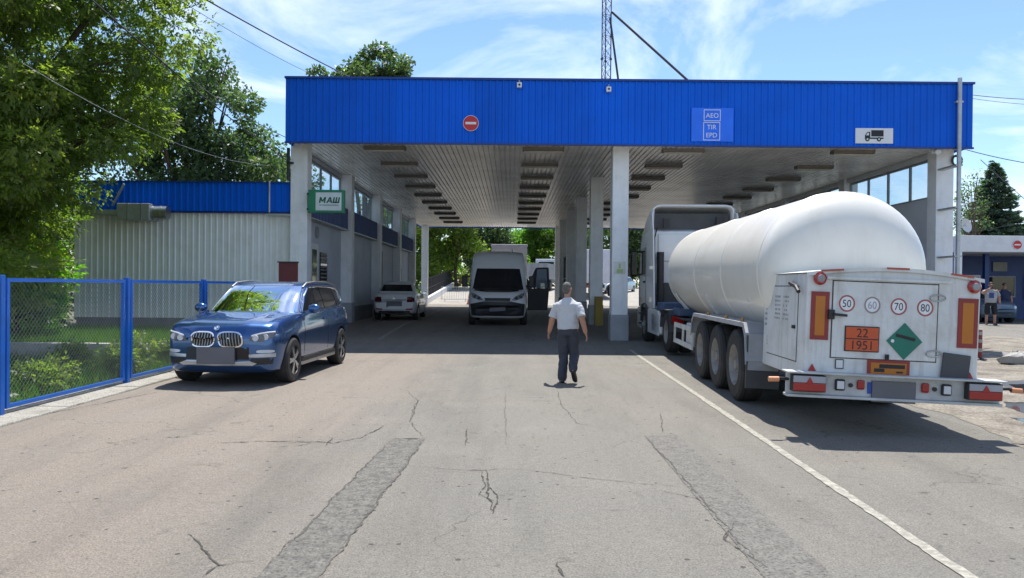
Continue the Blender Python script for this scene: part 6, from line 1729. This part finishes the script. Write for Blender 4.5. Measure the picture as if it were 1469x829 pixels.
M_shoe = pm('black_leather', (.02, .02, .022), .4)
shoe((-.122, .02, 0.0), R(14), 0, M_shoe, man); shoe((.1, -.2, .15), R(-10), R(-48), M_shoe, man)
b = MB(); b.T = HM; b.ball((0, -.02, .045), (.077, .094, .086), 18, 12); b.ball((0, -.056, -.012), (.068, .05, .08), 14, 8)
fuse(b, 'hair', pm('grey_hair', (.12, .11, .1), .8, var=.4, vs=30, bump=.8, bs=60), man, .009, 3)
b = MB(); b.box(-.02, .02, .12, .14, 1.0, 1.03); b.build('belt_buckle', M_steel, man)
# --- the man with the phone, facing us
def standing(label, loc, rz, shirt, bottom, shorts, phone, hairm, seed=0):
    p = thing('person', label, 'person', loc, rz)
    b = MB()
    limb(b, [(-.12, 0, .9), (-.14, .02, .48), (-.15, -.02, .09)], [.09, .06, .042]); limb(b, [(.12, 0, .9), (.14, .02, .48), (.15, -.02, .09)], [.09, .06, .042])
    trunk(b, [((0, 0, .84), .16, .12), ((0, .01, 1.05), .18, .15), ((0, .0, 1.3), .18, .12), ((0, -.01, 1.43), .15, .09), ((0, -.005, 1.48), .07, .065)])
    limb(b, [(0, -.005, 1.45), (0, .02, 1.57)], [.062, .06])
    Hm = head(b, (0, .03, 1.65), 0, R(-3))
    la = [(-.21, 0, 1.41), (-.3, .0, 1.15), (-.3, .08, .92)]
    ra = [(.21, 0, 1.41), (.33, .14, 1.32), (.13, .3, 1.5)] if phone else [(.21, 0, 1.41), (.29, -.02, 1.15), (.28, .1, .92)]
    limb(b, la, [.058, .048, .033]); limb(b, ra, [.058, .048, .033]); hand(b, la[2], la[1], -1); hand(b, ra[2], ra[1], 1, 1.0)
    fuse(b, 'body', M_skin, p, .009, 3)
    b = MB(); trunk(b, [((0, 0, .93), .195, .16), ((0, .02, 1.08), .21, .18), ((0, .01, 1.3), .212, .15), ((0, -.01, 1.42), .185, .115), ((0, -.008, 1.49), .08, .078)])
    for q in (la, ra):
        a, c = Vector(q[0]), Vector(q[1]); b.tube([a + Vector((-.04 * math.copysign(1, a.x), 0, -.01)), a.lerp(c, .1) + Vector((0, 0, -.02)), a.lerp(c, .45), a.lerp(c, .8)], [.055, .07, .074, .078], 14)
    fuse(b, 'shirt', shirt, p, .011, 4)
    b = MB(); trunk(b, [((0, 0, .82), .19, .14), ((0, .01, .96), .19, .15)])
    for s in (-1, 1):
        if shorts: limb(b, [(s * .11, 0, .86), (s * .135, .02, .52)], [.11, .1])
        else: limb(b, [(s * .11, 0, .86), (s * .14, .02, .48), (s * .15, -.01, .1)], [.11, .085, .07])
    fuse(b, 'shorts' if shorts else 'trousers', bottom, p, .011, 4)
    for s in (-1, 1): shoe((s * .15, -.02, 0), R(-s * 12), 0, M_shoe, p)
    b = MB(); b.T = Hm; b.ball((0, -.02, .045), (.083, .1, .09), 16, 10); fuse(b, 'hair', hairm, p, .011, 2)
    b = MB(); b.T = Hm; b.box(-.065, .065, .083, .1, .004, .028); b.build('glasses', M_dark, p)
    if phone:
        b = MB(); b.box(.02, .1, .36, .375, 1.5, 1.66); b.build('phone', M_black, p, bevel=.006)
        b = MB(); b.box(-.07, .1, .17, .176, 1.12, 1.34); o = b.build('shirt_print', M_bluedark, p)
        m = o.modifiers.new('w', 'SHRINKWRAP'); 
        o.modifiers.clear(); o.location = (0, .018, 0)
    return p
M_hair = pm('dark_hair', (.03, .022, .018), .7)
standing('man in grey T-shirt and dark shorts holding up a phone by the kiosk', ((1422 - 735) / FPX * 30.6, 30.6, gz(30.6)), R(180 - 20), pm('grey_tee', (.36, .36, .37), .85, bump=.4, bs=9), pm('dark_shorts', (.012, .013, .018), .8), True, True, M_hair)
standing('man in dark blue clothes standing in the kiosk shade', ((1441 - 735) / FPX * 33.6, 33.6, gz(33)), R(175), pm('navy_tee', (.02, .03, .07), .85), pm('dark_jeans', (.02, .024, .035), .8), False, False, M_hair)
# end
